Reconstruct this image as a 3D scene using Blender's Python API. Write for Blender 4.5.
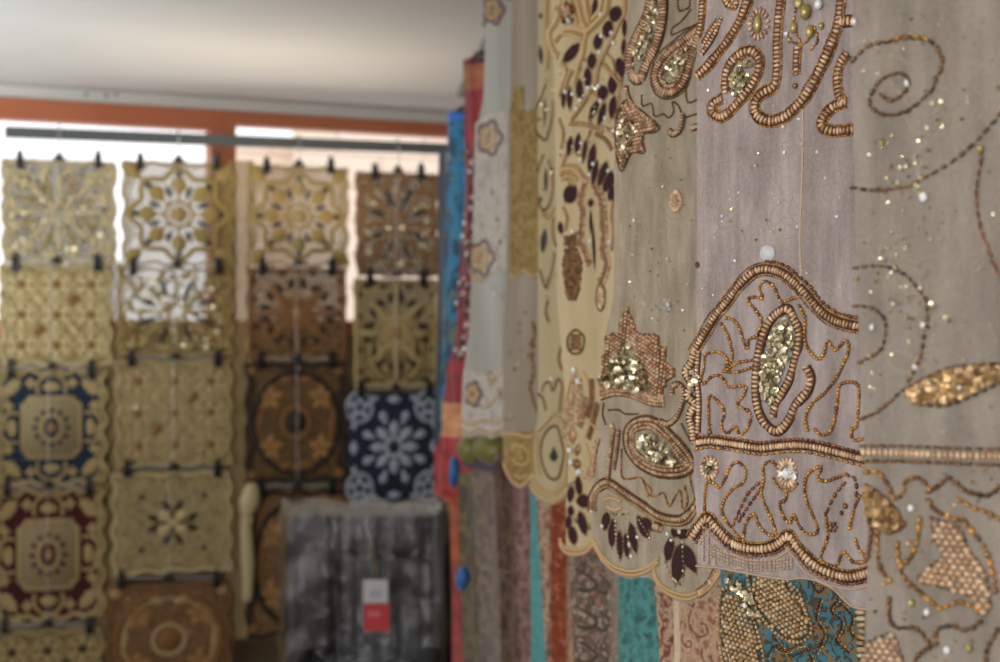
import bpy, math, random
import numpy as np
from math import sin, cos, pi, radians
random.seed(7); rng = np.random.default_rng(11)
SC = bpy.context.scene
for o in list(bpy.data.objects): bpy.data.objects.remove(o)
COL = SC.collection
# ------------------------------------------------------------------ camera, sky, lights, exposure
F = 1480.0; H = 1.5
cam = bpy.data.cameras.new('camera'); co = bpy.data.objects.new('camera', cam); COL.objects.link(co)
co.location = (0, 0, H); co.rotation_euler = (pi/2, 0, 0)
cam.sensor_width = 36; cam.lens = F*36/1000; cam.clip_start = .05; cam.clip_end = 200
cam.dof.use_dof = True; cam.dof.focus_distance = 1.14; cam.dof.aperture_fstop = 7.8
SC.camera = co
vs = SC.view_settings; vs.view_transform = 'Standard'; vs.look = 'None'; vs.gamma = 1; vs.exposure = 0.0
vs.use_curve_mapping = False
W = bpy.data.worlds.new('sky'); SC.world = W; W.use_nodes = True
bg = W.node_tree.nodes['Background']; bg.inputs[0].default_value = (.97, .98, 1, 1); bg.inputs[1].default_value = 1.7
def lamp(name, kind, loc, energy, color=(1, 1, 1), size=1, size_y=None, look=None):
    l = bpy.data.lights.new(name, kind); o = bpy.data.objects.new(name, l); COL.objects.link(o)
    l.energy = energy; l.color = color; o.location = loc
    if kind == 'AREA':
        l.size = size
        if size_y: l.shape = 'RECTANGLE'; l.size_y = size_y
    elif kind == 'POINT': l.shadow_soft_size = size
    if look is not None:
        from mathutils import Vector
        o.rotation_euler = (Vector(look)-Vector(loc)).to_track_quat('-Z', 'Y').to_euler()
    return o
# daylight falling in through the open shop front behind and left of the camera
lamp('shopfront_daylight', 'AREA', (-3.1, -2.3, 1.75), 58, (1, .98, .96), 2.6, 1.3, look=(.2, 1.2, 1.45))
# added up-facing lamp inside the room, brightens the left of the ceiling
lamp('added_ceiling_fill', 'AREA', (-2.3, 3.9, 1.62), 21, (.88, .96, 1), 1.6, 2.0, look=(-1.9, 4.3, 2.9))
# added warm up-facing lamp, stands in for light bounced off the stone front
lamp('added_warm_fill', 'AREA', (-.75, 4.9, 1.75), 4.2, (1, .84, .68), 1.0, .5, look=(-.6, 4.7, 2.9))
# unseen point lights added behind the camera to make the sequins sparkle
for x, y in ((-1.0, -.3), (-.4, -.9), (-1.7, .9)):
    lamp('added_sparkle_light', 'POINT', (x, y, 2.3), 5.0, (1, .9, .74), .03)
# ------------------------------------------------------------------ helpers
def srgb(r, g, b):
    f = lambda c: ((c/255+.055)/1.055)**2.4 if c > 10 else c/255/12.92
    return (f(r), f(g), f(b), 1)
class Nodes:
    def __init__(s, name):
        s.m = bpy.data.materials.new(name); s.m.use_nodes = True; s.t = s.m.node_tree
        s.p = s.t.nodes['Principled BSDF']; s.out = s.t.nodes['Material Output']
    def n(s, typ, **kw):
        nd = s.t.nodes.new(typ)
        for k, v in kw.items():
            if k.startswith('i_'):
                key = k[2:]; key = int(key) if key.isdigit() else key.replace('_', ' ')
                nd.inputs[key].default_value = v
            else: setattr(nd, k, v)
        return nd
    def l(s, a, b): s.t.links.new(a, b)
    def ramp(s, fac, stops, interp='LINEAR'):
        r = s.n('ShaderNodeValToRGB'); cr = r.color_ramp; cr.interpolation = interp
        while len(cr.elements) < len(stops): cr.elements.new(.5)
        for e, (p, c) in zip(cr.elements, stops): e.position = p; e.color = c
        s.l(fac, r.inputs[0]); return r.outputs[0]
    def mix(s, fac, a, b, mode='MIX'):
        x = s.n('ShaderNodeMix', data_type='RGBA', blend_type=mode)
        for sock, v in ((x.inputs[0], fac), (x.inputs[6], a), (x.inputs[7], b)):
            if hasattr(v, 'is_output') or hasattr(v, 'links'): s.l(v, sock)
            else: sock.default_value = v
        return x.outputs[2]
    def uv(s, sx=1, sy=1, rot=0):
        c = s.n('ShaderNodeUVMap'); mp = s.n('ShaderNodeMapping')
        mp.inputs['Scale'].default_value = (sx, sy, 1); mp.inputs['Rotation'].default_value = (0, 0, rot)
        s.l(c.outputs[0], mp.inputs[0]); return mp.outputs[0]
    def obj(s, sc=1):
        c = s.n('ShaderNodeTexCoord'); mp = s.n('ShaderNodeMapping'); mp.inputs['Scale'].default_value = (sc, sc, sc)
        s.l(c.outputs['Object'], mp.inputs[0]); return mp.outputs[0]
    def noise(s, vec, scale, detail=3, rough=.5):
        x = s.n('ShaderNodeTexNoise', i_Scale=scale, i_Detail=detail, i_Roughness=rough); s.l(vec, x.inputs['Vector']); return x.outputs[0]
    def voro(s, vec, scale, feature='F1', out=0):
        x = s.n('ShaderNodeTexVoronoi', i_Scale=scale, feature=feature); s.l(vec, x.inputs['Vector']); return x.outputs[out]
    def wave(s, vec, scale, dist=0, dscale=1, direction='X'):
        x = s.n('ShaderNodeTexWave', i_Scale=scale, i_Distortion=dist, bands_direction=direction); x.inputs['Detail Scale'].default_value = dscale
        s.l(vec, x.inputs['Vector']); return x.outputs[1]
    def math(s, op, a, b=None):
        x = s.n('ShaderNodeMath', operation=op)
        for i, v in enumerate((a, b)):
            if v is None: continue
            if hasattr(v, 'links'): s.l(v, x.inputs[i])
            else: x.inputs[i].default_value = v
        return x.outputs[0]
    def set(s, color=None, rough=None, metal=None, alpha=None, spec=None, sheen=None, coat=None):
        for key, v in (('Base Color', color), ('Roughness', rough), ('Metallic', metal), ('Alpha', alpha), ('Specular IOR Level', spec), ('Sheen Weight', sheen), ('Coat Weight', coat)):
            if v is None: continue
            if hasattr(v, 'links'): s.l(v, s.p.inputs[key])
            else: s.p.inputs[key].default_value = v
        return s
    def bump(s, h, strength=.3, dist=.001):
        b = s.n('ShaderNodeBump', i_Strength=strength, i_Distance=dist); s.l(h, b.inputs['Height']); s.l(b.outputs[0], s.p.inputs['Normal'])
def plain(name, col, rough=.6, metal=0, **kw):
    return Nodes(name).set(col, rough, metal, **kw).m
def bead_mat(name, a, b, rough=.25, metal=0., spec=.6):
    N = Nodes(name); at = N.n('ShaderNodeAttribute', attribute_name='tint')
    N.set(N.ramp(at.outputs['Fac'], [(0, a), (1, b)]), rough, metal, spec=spec); return N.m
# --- objects
def tag(o, label=None, cat=None, group=None, kind=None):
    if label: o['label'] = label
    if cat: o['category'] = cat
    if group: o['group'] = group
    if kind: o['kind'] = kind
    return o
def empty(name, loc, label=None, cat=None, group=None):
    o = bpy.data.objects.new(name, None); COL.objects.link(o); o.location = loc; o.empty_display_size = .05
    return tag(o, label, cat, group)
class MB:
    """collects geometry in world space; build() links it as ONE mesh object"""
    def __init__(s): s.V = []; s.L = []; s.T = []; s.M = []; s.C = []; s.UV = []; s.n = 0
    def add(s, V, faces, mi=0, tint=.5, uv=None):
        V = np.asarray(V, float).reshape(-1, 3)
        s.V.append(V); s.L.append(np.array([i for f in faces for i in f], np.int64)+s.n)
        s.T.append(np.array([len(f) for f in faces])); s.M.append(np.full(len(faces), mi)); s.C.append(np.full(len(V), tint))
        s.UV.append(np.zeros((len(V), 2)) if uv is None else np.asarray(uv, float)); s.n += len(V)
    def inst(s, base, P, A, mi=0, tint=None):
        BV, bl, bt = base; P = np.asarray(P, float); A = np.asarray(A, float); m = len(P)
        if m == 0: return
        V = np.einsum('mij,nj->mni', A, BV)+P[:, None, :]; nb = len(BV)
        s.V.append(V.reshape(-1, 3)); s.L.append((bl[None, :]+(np.arange(m)*nb)[:, None]).ravel()+s.n)
        s.T.append(np.tile(bt, m)); s.M.append(np.full(m*len(bt), mi))
        if tint is None: tint = rng.random(m)
        s.C.append(np.repeat(tint, nb)); s.UV.append(np.zeros((m*nb, 2))); s.n += m*nb
    def build(s, name, mats, parent=None, smooth=True, kind=None, label=None):
        if s.n == 0: return None
        V = np.concatenate(s.V); L = np.concatenate(s.L); T = np.concatenate(s.T); M = np.concatenate(s.M)
        org = np.array(parent.matrix_world.translation) if parent is None else np.array(root_loc(parent))
        me = bpy.data.meshes.new(name)
        me.vertices.add(len(V)); me.vertices.foreach_set('co', (V-org).ravel())
        me.loops.add(len(L)); me.loops.foreach_set('vertex_index', L)
        st = np.concatenate(([0], np.cumsum(T)[:-1])); me.polygons.add(len(T))
        me.polygons.foreach_set('loop_start', st); me.polygons.foreach_set('loop_total', T)
        if not isinstance(mats, (list, tuple)): mats = [mats]
        for m in mats: me.materials.append(m)
        me.polygons.foreach_set('material_index', M); me.polygons.foreach_set('use_smooth', np.full(len(T), smooth))
        ul = me.uv_layers.new(name='UVMap'); ul.data.foreach_set('uv', np.concatenate(s.UV)[L].ravel())
        at = me.attributes.new('tint', 'FLOAT', 'POINT'); at.data.foreach_set('value', np.concatenate(s.C))
        me.update(calc_edges=True); me.validate()
        o = bpy.data.objects.new(name, me); COL.objects.link(o)
        o.parent = parent
        return tag(o, label, None, None, kind)
def root_loc(o):
    v = np.array(o.location)
    while o.parent: o = o.parent; v = v+np.array(o.location)
    return v
_build = MB.build
def build(s, name, mats, parent=None, **kw):
    """parented parts keep world placement; a top-level mesh gets its origin at its base centre"""
    if parent is None:
        V = np.concatenate(s.V); lo, hi = V.min(0), V.max(0); c = np.array([(lo[0]+hi[0])/2, (lo[1]+hi[1])/2, lo[2]])
        e = bpy.data.objects.new('tmp', None); e.location = c
        o = _build(s, name, mats, e, **kw); o.parent = None; o.location = c; bpy.data.objects.remove(e); return o
    return _build(s, name, mats, parent, **kw)
MB.build = build
def build_each(s, name, mats, parent):
    """every collected piece becomes a part of its own"""
    for i in range(len(s.V)):
        m = MB(); n0 = sum(len(v) for v in s.V[:i]); m.V = [s.V[i]]; m.L = [s.L[i]-n0]; m.T = [s.T[i]]; m.M = [s.M[i]]; m.C = [s.C[i]]; m.UV = [s.UV[i]]; m.n = len(s.V[i]); m.build(name, mats, parent)
MB.build_each = build_each
def mkbase(V, faces): return (np.array(V, float), np.array([i for f in faces for i in f]), np.array([len(f) for f in faces]))
def sphere_base(seg=7, rings=5):
    V = [(0, 0, 1)]; Fs = []
    for r in range(1, rings):
        for k in range(seg):
            a = pi*r/rings; b = 2*pi*k/seg; V.append((sin(a)*cos(b), sin(a)*sin(b), cos(a)))
    V.append((0, 0, -1)); last = len(V)-1
    for k in range(seg): Fs.append((0, 1+k, 1+(k+1) % seg))
    for r in range(rings-2):
        for k in range(seg):
            a = 1+r*seg; Fs.append((a+k, a+seg+k, a+seg+(k+1) % seg, a+(k+1) % seg))
    a = 1+(rings-2)*seg
    for k in range(seg): Fs.append((a+k, last, a+(k+1) % seg))
    return mkbase(V, Fs)
SPH = sphere_base()
SPH_LO = sphere_base(6, 4)
DISC = mkbase([(cos(2*pi*k/8), sin(2*pi*k/8), 0) for k in range(8)]+[(0, 0, .18)], [(k, (k+1) % 8, 8) for k in range(8)])
def box(mb, lo, hi, mi=0, M=None):
    x0, y0, z0 = lo; x1, y1, z1 = hi
    V = np.array([(x0, y0, z0), (x1, y0, z0), (x1, y1, z0), (x0, y1, z0), (x0, y0, z1), (x1, y0, z1), (x1, y1, z1), (x0, y1, z1)], float)
    if M is not None: V = np.array([M(*v) for v in V])
    mb.add(V, [(0, 3, 2, 1), (4, 5, 6, 7), (0, 1, 5, 4), (1, 2, 6, 5), (2, 3, 7, 6), (3, 0, 4, 7)], mi)
def unit(v): return v/(np.linalg.norm(v, axis=-1, keepdims=True)+1e-12)
def tube(mb, P, r, seg=8, mi=0, closed=False, flat=1., nrm=None, tint=.5, caps=True):
    P = np.asarray(P, float); n = len(P); r = np.broadcast_to(np.asarray(r, float), (n,))
    T = np.gradient(P, axis=0) if not closed else np.roll(P, -1, 0)-np.roll(P, 1, 0)
    T = unit(T); ref = np.array([0, 0, 1.]) if nrm is None else np.asarray(nrm, float)
    if nrm is None and abs(T[:, 2]).mean() > .8: ref = np.array([1., 0, 0])
    B = unit(np.cross(np.broadcast_to(ref, T.shape), T)); Nn = np.cross(T, B)
    a = np.arange(seg)*2*pi/seg
    V = P[:, None]+r[:, None, None]*(np.cos(a)[None, :, None]*B[:, None]+flat*np.sin(a)[None, :, None]*Nn[:, None])
    Fs = []
    for i in range(n if closed else n-1):
        j = (i+1) % n
        for k in range(seg): Fs.append((i*seg+k, i*seg+(k+1) % seg, j*seg+(k+1) % seg, j*seg+k))
    if caps and not closed: Fs += [tuple(range(seg-1, -1, -1)), tuple((n-1)*seg+k for k in range(seg))]
    mb.add(V.reshape(-1, 3), Fs, mi, tint)
def smooth(pts, closed=False, sub=8):
    P = np.asarray(pts, float)
    if len(P) < 3: return np.array([P[0]+(P[-1]-P[0])*t for t in np.linspace(0, 1, sub+1)])
    n = len(P); out = []
    for i in range(n if closed else n-1):
        g = (lambda k: P[k % n]) if closed else (lambda k: P[min(max(k, 0), n-1)])
        p0, p1, p2, p3 = g(i-1), g(i), g(i+1), g(i+2)
        for t in np.arange(sub)/sub:
            out.append(.5*((2*p1)+(-p0+p2)*t+(2*p0-5*p1+4*p2-p3)*t*t+(-p0+3*p1-3*p2+p3)*t**3))
    out.append(P[0] if closed else P[-1]); return np.array(out)
def resample(P, step, closed=False):
    d = np.linalg.norm(np.diff(P, axis=0), axis=1); c = np.concatenate(([0], np.cumsum(d)))
    n = max(2, int(round(c[-1]/step))+(0 if closed else 1)); t = np.linspace(0, c[-1], n, endpoint=not closed)
    return np.stack([np.interp(t, c, P[:, k]) for k in range(P.shape[1])], 1)
def inside(poly, Q):
    x, y = Q[:, 0], Q[:, 1]; r = np.zeros(len(Q), bool); n = len(poly)
    for i in range(n):
        x0, y0 = poly[i]; x1, y1 = poly[(i+1) % n]
        c = ((y0 > y) != (y1 > y)); xx = (x1-x0)*(y-y0)/((y1-y0) if y1 != y0 else 1e-9)+x0
        r ^= c & (x < xx)
    return r
def at(px, py, Y): return np.array([(px-500)/F*Y, Y, H-(py-331)/F*Y])

class Panel:
    """a hanging cloth's vertical surface in the room: start point p0, horizontal direction d, facing normal n, soft folds h"""
    def __init__(s, px, depth, ang=None, d=None, folds=((.0015, .035, .3),)):
        s.p0 = np.array([(px-500)/F*depth, depth]); a = radians(ang) if ang is not None else 0
        s.d = np.array([cos(a), -sin(a)]) if d is None else unit(np.array(d, float))
        s.n = np.array([s.d[1], -s.d[0]]); s.folds = folds; s.depth = depth; s.k = depth/F
        s.d3 = np.array([*s.d, 0]); s.n3 = np.array([*s.n, 0]); s.z3 = np.array([0, 0, 1.])
    def h(s, S, Z):
        r = 0
        for i, (A, Lm, w) in enumerate(s.folds): r = r+A*np.sin(2*pi*S/Lm+1.7*i+w*np.sin(Z*9+i)+w*4*Z)
        return r
    def sz(s, pts):
        pts = np.asarray(pts, float).reshape(-1, 2); rx = (pts[:, 0]-500)/F; rz = -(pts[:, 1]-331)/F
        R = np.stack([rx, np.ones_like(rx)], 1); den = R@s.n; hh = 0
        for _ in range(4):
            t = (s.n@s.p0+hh)/den; S = (R*t[:, None]-s.p0)@s.d; Z = H+rz*t; hh = s.h(S, Z)
        return np.stack([S, Z], 1)
    def w(s, SZ, off=0.):
        SZ = np.asarray(SZ, float).reshape(-1, 2); S, Z = SZ[:, 0], SZ[:, 1]; hh = s.h(S, Z)+off
        xy = s.p0+S[:, None]*s.d+hh[:, None]*s.n
        return np.concatenate([xy, Z[:, None]], 1)
    def path(s, pts, closed=False, offset=0, sub=8):
        P = s.sz(smooth(pts, closed, sub))
        if offset:
            T = unit(np.gradient(P, axis=0)); P = P+offset*s.k*np.stack([-T[:, 1], T[:, 0]], 1)
        return P
    def frames(s, P, closed=False):
        T2 = unit(np.gradient(P, axis=0)) if not closed else unit(np.roll(P, -1, 0)-np.roll(P, 1, 0))
        T = T2[:, :1]*s.d3+T2[:, 1:]*s.z3; B = -T2[:, 1:]*s.d3+T2[:, :1]*s.z3
        return T, B
    # ---- embroidery
    def row(s, mb, pts, along, across, pitch, mi=0, closed=False, offset=0, lift=.6, th=None, jit=.06, raw=False, base=SPH):
        k = s.k; P = np.asarray(pts) if raw else s.path(pts, closed, offset)
        P = resample(P, pitch*k, closed); T, B = s.frames(P, closed); m = len(P)
        th = min(along, across) if th is None else th
        j = 1+rng.normal(0, jit, (m, 3)); ang = rng.normal(0, .10, m)
        T2 = T*np.cos(ang)[:, None]+B*np.sin(ang)[:, None]; B2 = B*np.cos(ang)[:, None]-T*np.sin(ang)[:, None]
        A = np.stack([T2*(along*k/2*j[:, :1]), B2*(across*k/2*j[:, 1:2]), np.broadcast_to(s.n3, (m, 3))*(th*k/2)], 2)
        mb.inst(base, s.w(P, lift*th*k/2), A, mi)
    def fill(s, mb, poly, size, mi=0, ang=0, lift=.6, base=SPH, raw=False, aspect=1., jit=.12, back=None, flat=1., fat=1.):
        if back is not None: s.fill(mb, poly, size*1.1, back, ang, .3, base, raw, 1., 0, None, .15, 1.7)
        k = s.k; Q = np.asarray(poly) if raw else s.sz(poly); c = Q.mean(0); R = np.abs(Q-c).max()*1.5; a = radians(ang)
        n = int(R/(size*k))+2; G = []
        for i in range(-n, n+1):
            for j in range(-n, n+1): G.append(((i+.5*(j % 2))*size*k*aspect, j*size*k*.9))
        G = np.array(G); G = np.stack([G[:, 0]*cos(a)-G[:, 1]*sin(a), G[:, 0]*sin(a)+G[:, 1]*cos(a)], 1)+c
        G = G[inside(Q, G)]; G = G+rng.normal(0, size*k*jit*.4, G.shape); m = len(G); r = size*k/2*(.9 if back is not None else .98)*fat
        T = s.d3*cos(a)+s.z3*sin(a); B = s.z3*cos(a)-s.d3*sin(a); j = 1+rng.normal(0, jit*.6, (m, 1))
        A = np.stack([T*r*aspect*j, B*r*j, np.broadcast_to(s.n3, (m, 3))*r*flat], 2); mb.inst(base, s.w(G, lift*r*flat), A, mi)
    def sequins(s, mb, poly, n, size, mi=0, tilt=.35, lift=1.2, raw=False):
        Q = np.asarray(poly) if raw else s.sz(poly); lo, hi = Q.min(0), Q.max(0); G = lo+(hi-lo)*rng.random((n*6, 2)); G = G[inside(Q, G)][:n]; m = len(G)
        if m == 0: return
        nn = unit(s.n3+rng.normal(0, tilt, (m, 3))); T = unit(np.cross(nn, np.array([.3, .2, 1.]))); B = np.cross(nn, T); r = size*s.k/2*(1+rng.normal(0, .15, (m, 1)))
        mb.inst(DISC, s.w(G, 0)+s.n3*(lift*size*s.k/2*(.5+rng.random((m, 1)))), np.stack([T*r, B*r, nn*r], 2), mi)
    def leaf(s, mb, c, ln, wd, ang=0, mi=0, dome=.22, sharp=1., lift=.0008, raw=False, tint=None, tip=1.):
        """domed leaf patch: ang 0 = upright, + leans its tip right"""
        k = 1. if raw else s.k; c = np.asarray(c, float) if raw else s.sz([c])[0]; a = radians(ang)
        t = np.linspace(0, 1, 9); prof = np.sin(pi*t**tip)**sharp*wd*k/2; y = (t-.5)*ln*k
        out = [(0, y[0])]+[(prof[i], y[i]) for i in range(1, 8)]+[(0, y[8])]+[(-prof[i], y[i]) for i in range(7, 0, -1)]
        out = np.array(out); V2 = np.concatenate([out, out*.55, [[0, 0]]]); up = np.concatenate([np.zeros(16), np.full(16, .8), [1]])*wd*k*dome+lift
        X = V2[:, 0]*cos(a)+V2[:, 1]*sin(a)+c[0]; Y = -V2[:, 0]*sin(a)+V2[:, 1]*cos(a)+c[1]
        V = s.w(np.stack([X, Y], 1))+s.n3*up[:, None]
        Fs = [(i, (i+1) % 16, 16+(i+1) % 16, 16+i) for i in range(16)]+[(16+i, 16+(i+1) % 16, 32) for i in range(16)]
        mb.add(V, Fs, mi, rng.random() if tint is None else tint)
        return np.stack([X[:16], Y[:16]], 1)
    def cord(s, mb, pts, wd, mi=0, closed=False, offset=0, flat=.6, raw=False, sub=6):
        P = (smooth(pts, closed, sub) if raw else s.path(pts, closed, offset, sub)); k = 1. if raw else s.k
        if closed: P = P[:-1]
        tube(mb, s.w(P, wd*k/2*flat*.7), wd*k/2, 6, mi, closed, flat, s.n3, rng.random())
    def flower(s, mb, c, rx, ry, n, mi, petw, inner=.45):
        c = s.sz([c])[0]; k = s.k; a = np.arange(n)*2*pi/n+.1; U = np.stack([np.cos(a)*rx, np.sin(a)*ry], 1); r = (1+inner)/2
        P = c+U*k*r; T = unit(U); T3 = T[:, :1]*s.d3+T[:, 1:]*s.z3; B3 = -T[:, 1:]*s.d3+T[:, :1]*s.z3; m = n
        ln = np.linalg.norm(U, axis=1)[:, None]*(1-inner)*k/2
        mb.inst(SPH, s.w(P, petw*k*.3), np.stack([T3*ln, B3*(petw*k/2), np.broadcast_to(s.n3, (m, 3))*(petw*k/2)], 2), mi)
    def stone(s, mb, c, w, h, mi, ang=0):
        c = s.sz([c]); k = s.k; a = radians(ang); T = s.d3*cos(a)+s.z3*sin(a); B = s.z3*cos(a)-s.d3*sin(a)
        mb.inst(SPH, s.w(c, .3*w*k), np.stack([T*w*k/2, B*h*k/2, s.n3*min(w, h)*k*.4], 1)[None], mi)
    # ---- the cloth itself: front layer, fold over the hanger bar, back layer
    def cloth(s, mb, left, right, bottom, ztop, nu=60, nv=60, back=.35, mi=0, gap=.012, rawx=None, thick=0):
        if rawx is None:
            Lp = s.sz(left); Lp = Lp[np.argsort(Lp[:, 1])]; Bt = s.sz(bottom); Bt = Bt[np.argsort(Bt[:, 0])]
            sL = lambda z: np.interp(z, Lp[:, 1], Lp[:, 0]); zB = lambda x: np.interp(x, Bt[:, 0], Bt[:, 1])
            sR = s.sz([(right, 331)])[0, 0]
        else: sL, sR, zB = rawx
        rows = []
        for j in range(nv+1):
            v = j/nv; u = np.linspace(0, 1, nu+1); z = np.full(nu+1, ztop-.2); 
            for _ in range(3):
                S = sL(z)+(sR-sL(z))*u; zb = zB(S); z = zb+(ztop-zb)*v
            rows.append(s.w(np.stack([S, z], 1))); 
            rows[-1] = np.concatenate([rows[-1], S[:, None], z[:, None]], 1)
        if back:
            top = rows[-1]
            for i in range(1, 6):
                a = pi*i/6; r = top.copy(); r[:, :3] += -s.n3*(gap*(1-cos(a))/2)+s.z3*gap/2*sin(a); r[:, 4] += gap*i/6; rows.append(r)
            nb = 14; zend = ztop-back
            for i in range(nb+1):
                v = i/nb; r = top.copy(); z = ztop+(zend-ztop)*v; S = sL(z)+(sR-sL(z))*np.linspace(0, 1, nu+1)+.001; P = s.w(np.stack([S, np.full(nu+1, z)], 1), -gap); r[:, :3] = P; r[:, 3] = S; r[:, 4] = z; rows.append(r)
        A = np.array(rows); nr = len(rows); w = nu+1
        Fs = [(j*w+i, j*w+i+1, (j+1)*w+i+1, (j+1)*w+i) for j in range(nr-1) for i in range(nu)]
        mb.add(A[:, :, :3].reshape(-1, 3), Fs, mi, .5, A[:, :, 3:5].reshape(-1, 2))
def _patch(s, mb, left, right, top, bottom, nu=16, nv=24, off=.0012, mi=0):
    """applied cloth patch between px edge lines (x,y lists); lies on the panel"""
    L = s.sz(left); L = L[np.argsort(L[:, 1])]; R = s.sz(right); R = R[np.argsort(R[:, 1])]
    Tt = s.sz(top); Tt = Tt[np.argsort(Tt[:, 0])]; Bt = s.sz(bottom); Bt = Bt[np.argsort(Bt[:, 0])]; rows = []
    for j in range(nv+1):
        v = j/nv; u = np.linspace(0, 1, nu+1); z = np.full(nu+1, L[:, 1].mean())
        for _ in range(3):
            a = np.interp(z, L[:, 1], L[:, 0]); b = np.interp(z, R[:, 1], R[:, 0]); S = a+(b-a)*u
            zt = np.interp(S, Tt[:, 0], Tt[:, 1]); zb = np.interp(S, Bt[:, 0], Bt[:, 1]); z = zb+(zt-zb)*v
        rows.append(np.concatenate([s.w(np.stack([S, z], 1), off), S[:, None], z[:, None]], 1))
    A = np.array(rows); w = nu+1
    mb.add(A[:, :, :3].reshape(-1, 3), [(j*w+i, j*w+i+1, (j+1)*w+i+1, (j+1)*w+i) for j in range(nv) for i in range(nu)], mi, .5, A[:, :, 3:].reshape(-1, 2))
Panel.patch = _patch
# ------------------------------------------------------------------ materials
def sheer(name, c0, c1, alpha=(.8, .95), wisp=60, rough=.55, spark=0.):
    N = Nodes(name); v = N.uv(wisp, wisp*.16); n1 = N.noise(v, 1.2, 5, .6); n2 = N.noise(N.uv(24, 18), 1, 3); n3 = N.noise(N.uv(420, 300), 1, 2)
    weave = N.math('MULTIPLY', N.wave(N.uv(1, 1), 330, 1.2, 3), N.wave(N.uv(1, 1), 330, 1.2, 3, 'Y'))
    f = N.math('ADD', N.math('ADD', N.math('MULTIPLY', n1, .5), N.math('MULTIPLY', n2, .3)), N.math('MULTIPLY', n3, .2))
    c = N.ramp(f, [(.38, c0), (.62, c1)])
    N.set(c, rough, spec=.25, sheen=.15)
    al = N.n('ShaderNodeMapRange'); N.l(n1, al.inputs[0])
    for i, q in ((1, .3), (2, .7), (3, alpha[0]), (4, alpha[1])): al.inputs[i].default_value = q
    N.l(al.outputs[0], N.p.inputs['Alpha']); N.bump(weave, .25, .0006)
    return N.m
def satin(name, c0, c1, scale=40, rough=.42, spec=.45, alpha=1.):
    N = Nodes(name); n1 = N.noise(N.uv(scale, scale*.05), 1, 4, .6)
    N.set(N.mix(n1, c0, c1), rough, spec=spec, sheen=.3, alpha=alpha); N.bump(n1, .3, .0015); return N.m
def brocade(name, cols, scale=60, rough=.75, lines=None, vert=1.):
    """dense woven ornament: cellular blobs and rings in several colours over a ground"""
    N = Nodes(name); v = N.uv(1, vert); d = N.noise(v, scale*.6, 2); vv = N.mix(.12, v, d)
    a = N.voro(vv, scale*.5); b = N.voro(v, scale, 'DISTANCE_TO_EDGE'); cc = N.voro(v, scale*.8, out=1)
    sep = N.n('ShaderNodeSeparateColor'); N.l(cc, sep.inputs[0]); k = len(cols)
    c = N.ramp(sep.outputs[0], [(i/k, cols[i]) for i in range(k)], 'CONSTANT')
    ring = N.math('LESS_THAN', b, .055); c = N.mix(ring, c, lines or cols[0])
    dots = N.math('LESS_THAN', a, .18); c = N.mix(dots, c, cols[-1])
    sw = N.wave(v, scale*.12, 9, 2.2); c = N.mix(N.math('GREATER_THAN', sw, .86), c, cols[1])
    n = N.noise(v, scale*4, 2); c = N.mix(.25, c, N.ramp(n, [(.3, (0, 0, 0, 1)), (.7, (1, 1, 1, 1))]), 'SOFT_LIGHT')
    N.set(c, rough, spec=.25, sheen=.2); N.bump(b, .4, .001); return N.m
M = {}
M['peach'] = bead_mat('peach_beads', srgb(158, 114, 80), srgb(236, 198, 160), .2, 0, .8)
M['cream_bead'] = bead_mat('cream_beads', srgb(182, 142, 106), srgb(238, 206, 168), .24, 0, .8)
M['pearl'] = bead_mat('pearl_beads', srgb(180, 142, 108), srgb(230, 196, 160), .26, .05)
M['amber'] = bead_mat('amber_glass_beads', srgb(104, 62, 18), srgb(214, 154, 60), .15, .3, 1)
M['copper'] = bead_mat('copper_beads', srgb(96, 52, 26), srgb(164, 100, 58), .2, .3, .7)
M['brown'] = bead_mat('brown_beads', srgb(66, 42, 18), srgb(136, 92, 46), .2, .3, .7)
M['gold_seq'] = bead_mat('gold_sequins', srgb(116, 98, 54), srgb(240, 230, 192), .15, .55, .9)
M['orange_seq'] = bead_mat('orange_gold_sequins', srgb(120, 90, 54), srgb(198, 160, 106), .18, .3)
M['silver_seq'] = bead_mat('silver_sequins', srgb(214, 210, 200), srgb(246, 246, 240), .15, .25, 1)
M['stone'] = bead_mat('pale_yellow_stones', srgb(160, 140, 62), srgb(205, 190, 120), .08, .2, 1)
M['white_stone'] = bead_mat('white_glass_stones', srgb(236, 238, 242), srgb(252, 252, 252), .04, 0, 1)
M['bronze'] = bead_mat('bronze_beads', srgb(120, 82, 48), srgb(184, 142, 96), .35, .2)
N = Nodes('aubergine_velvet'); N.set(N.mix(N.noise(N.obj(400), 1), srgb(44, 26, 30), srgb(72, 46, 50)), .75, spec=.15); M['purple'] = N.m; M['gap_shade'] = plain('brown_bead_gap_shade', srgb(92, 56, 28), .6)  # dark brown layer under beadwork: shade between the beads, put in as colour
M['black_cloth'] = plain('black_applique', srgb(38, 36, 38), .6)
M['cream_cord'] = bead_mat('cream_cord', srgb(186, 152, 104), srgb(206, 174, 126), .6)
M['gold_cord'] = bead_mat('gold_cord', srgb(160, 124, 62), srgb(186, 150, 88), .5)
M['tulle_hem'] = bead_mat('tulle_piping', srgb(176, 150, 128), srgb(196, 172, 150), .7)
M['t_grey'] = sheer('grey_beige_tulle', srgb(128, 118, 106), srgb(162, 152, 140), (.86, .97), 40)
M['t_pink'] = sheer('rose_beige_tulle', srgb(140, 126, 122), srgb(184, 171, 168), (.86, .96), 60)
M['t_beige'] = sheer('sand_tulle', srgb(144, 130, 110), srgb(180, 166, 146), (.88, .97), 70)
M['cream_satin'] = satin('cream_satin', srgb(172, 152, 110), srgb(206, 188, 146), 40)
M['cream_satin_b'] = satin('yellow_cream_satin', srgb(164, 148, 108), srgb(192, 176, 134), 30)
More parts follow.
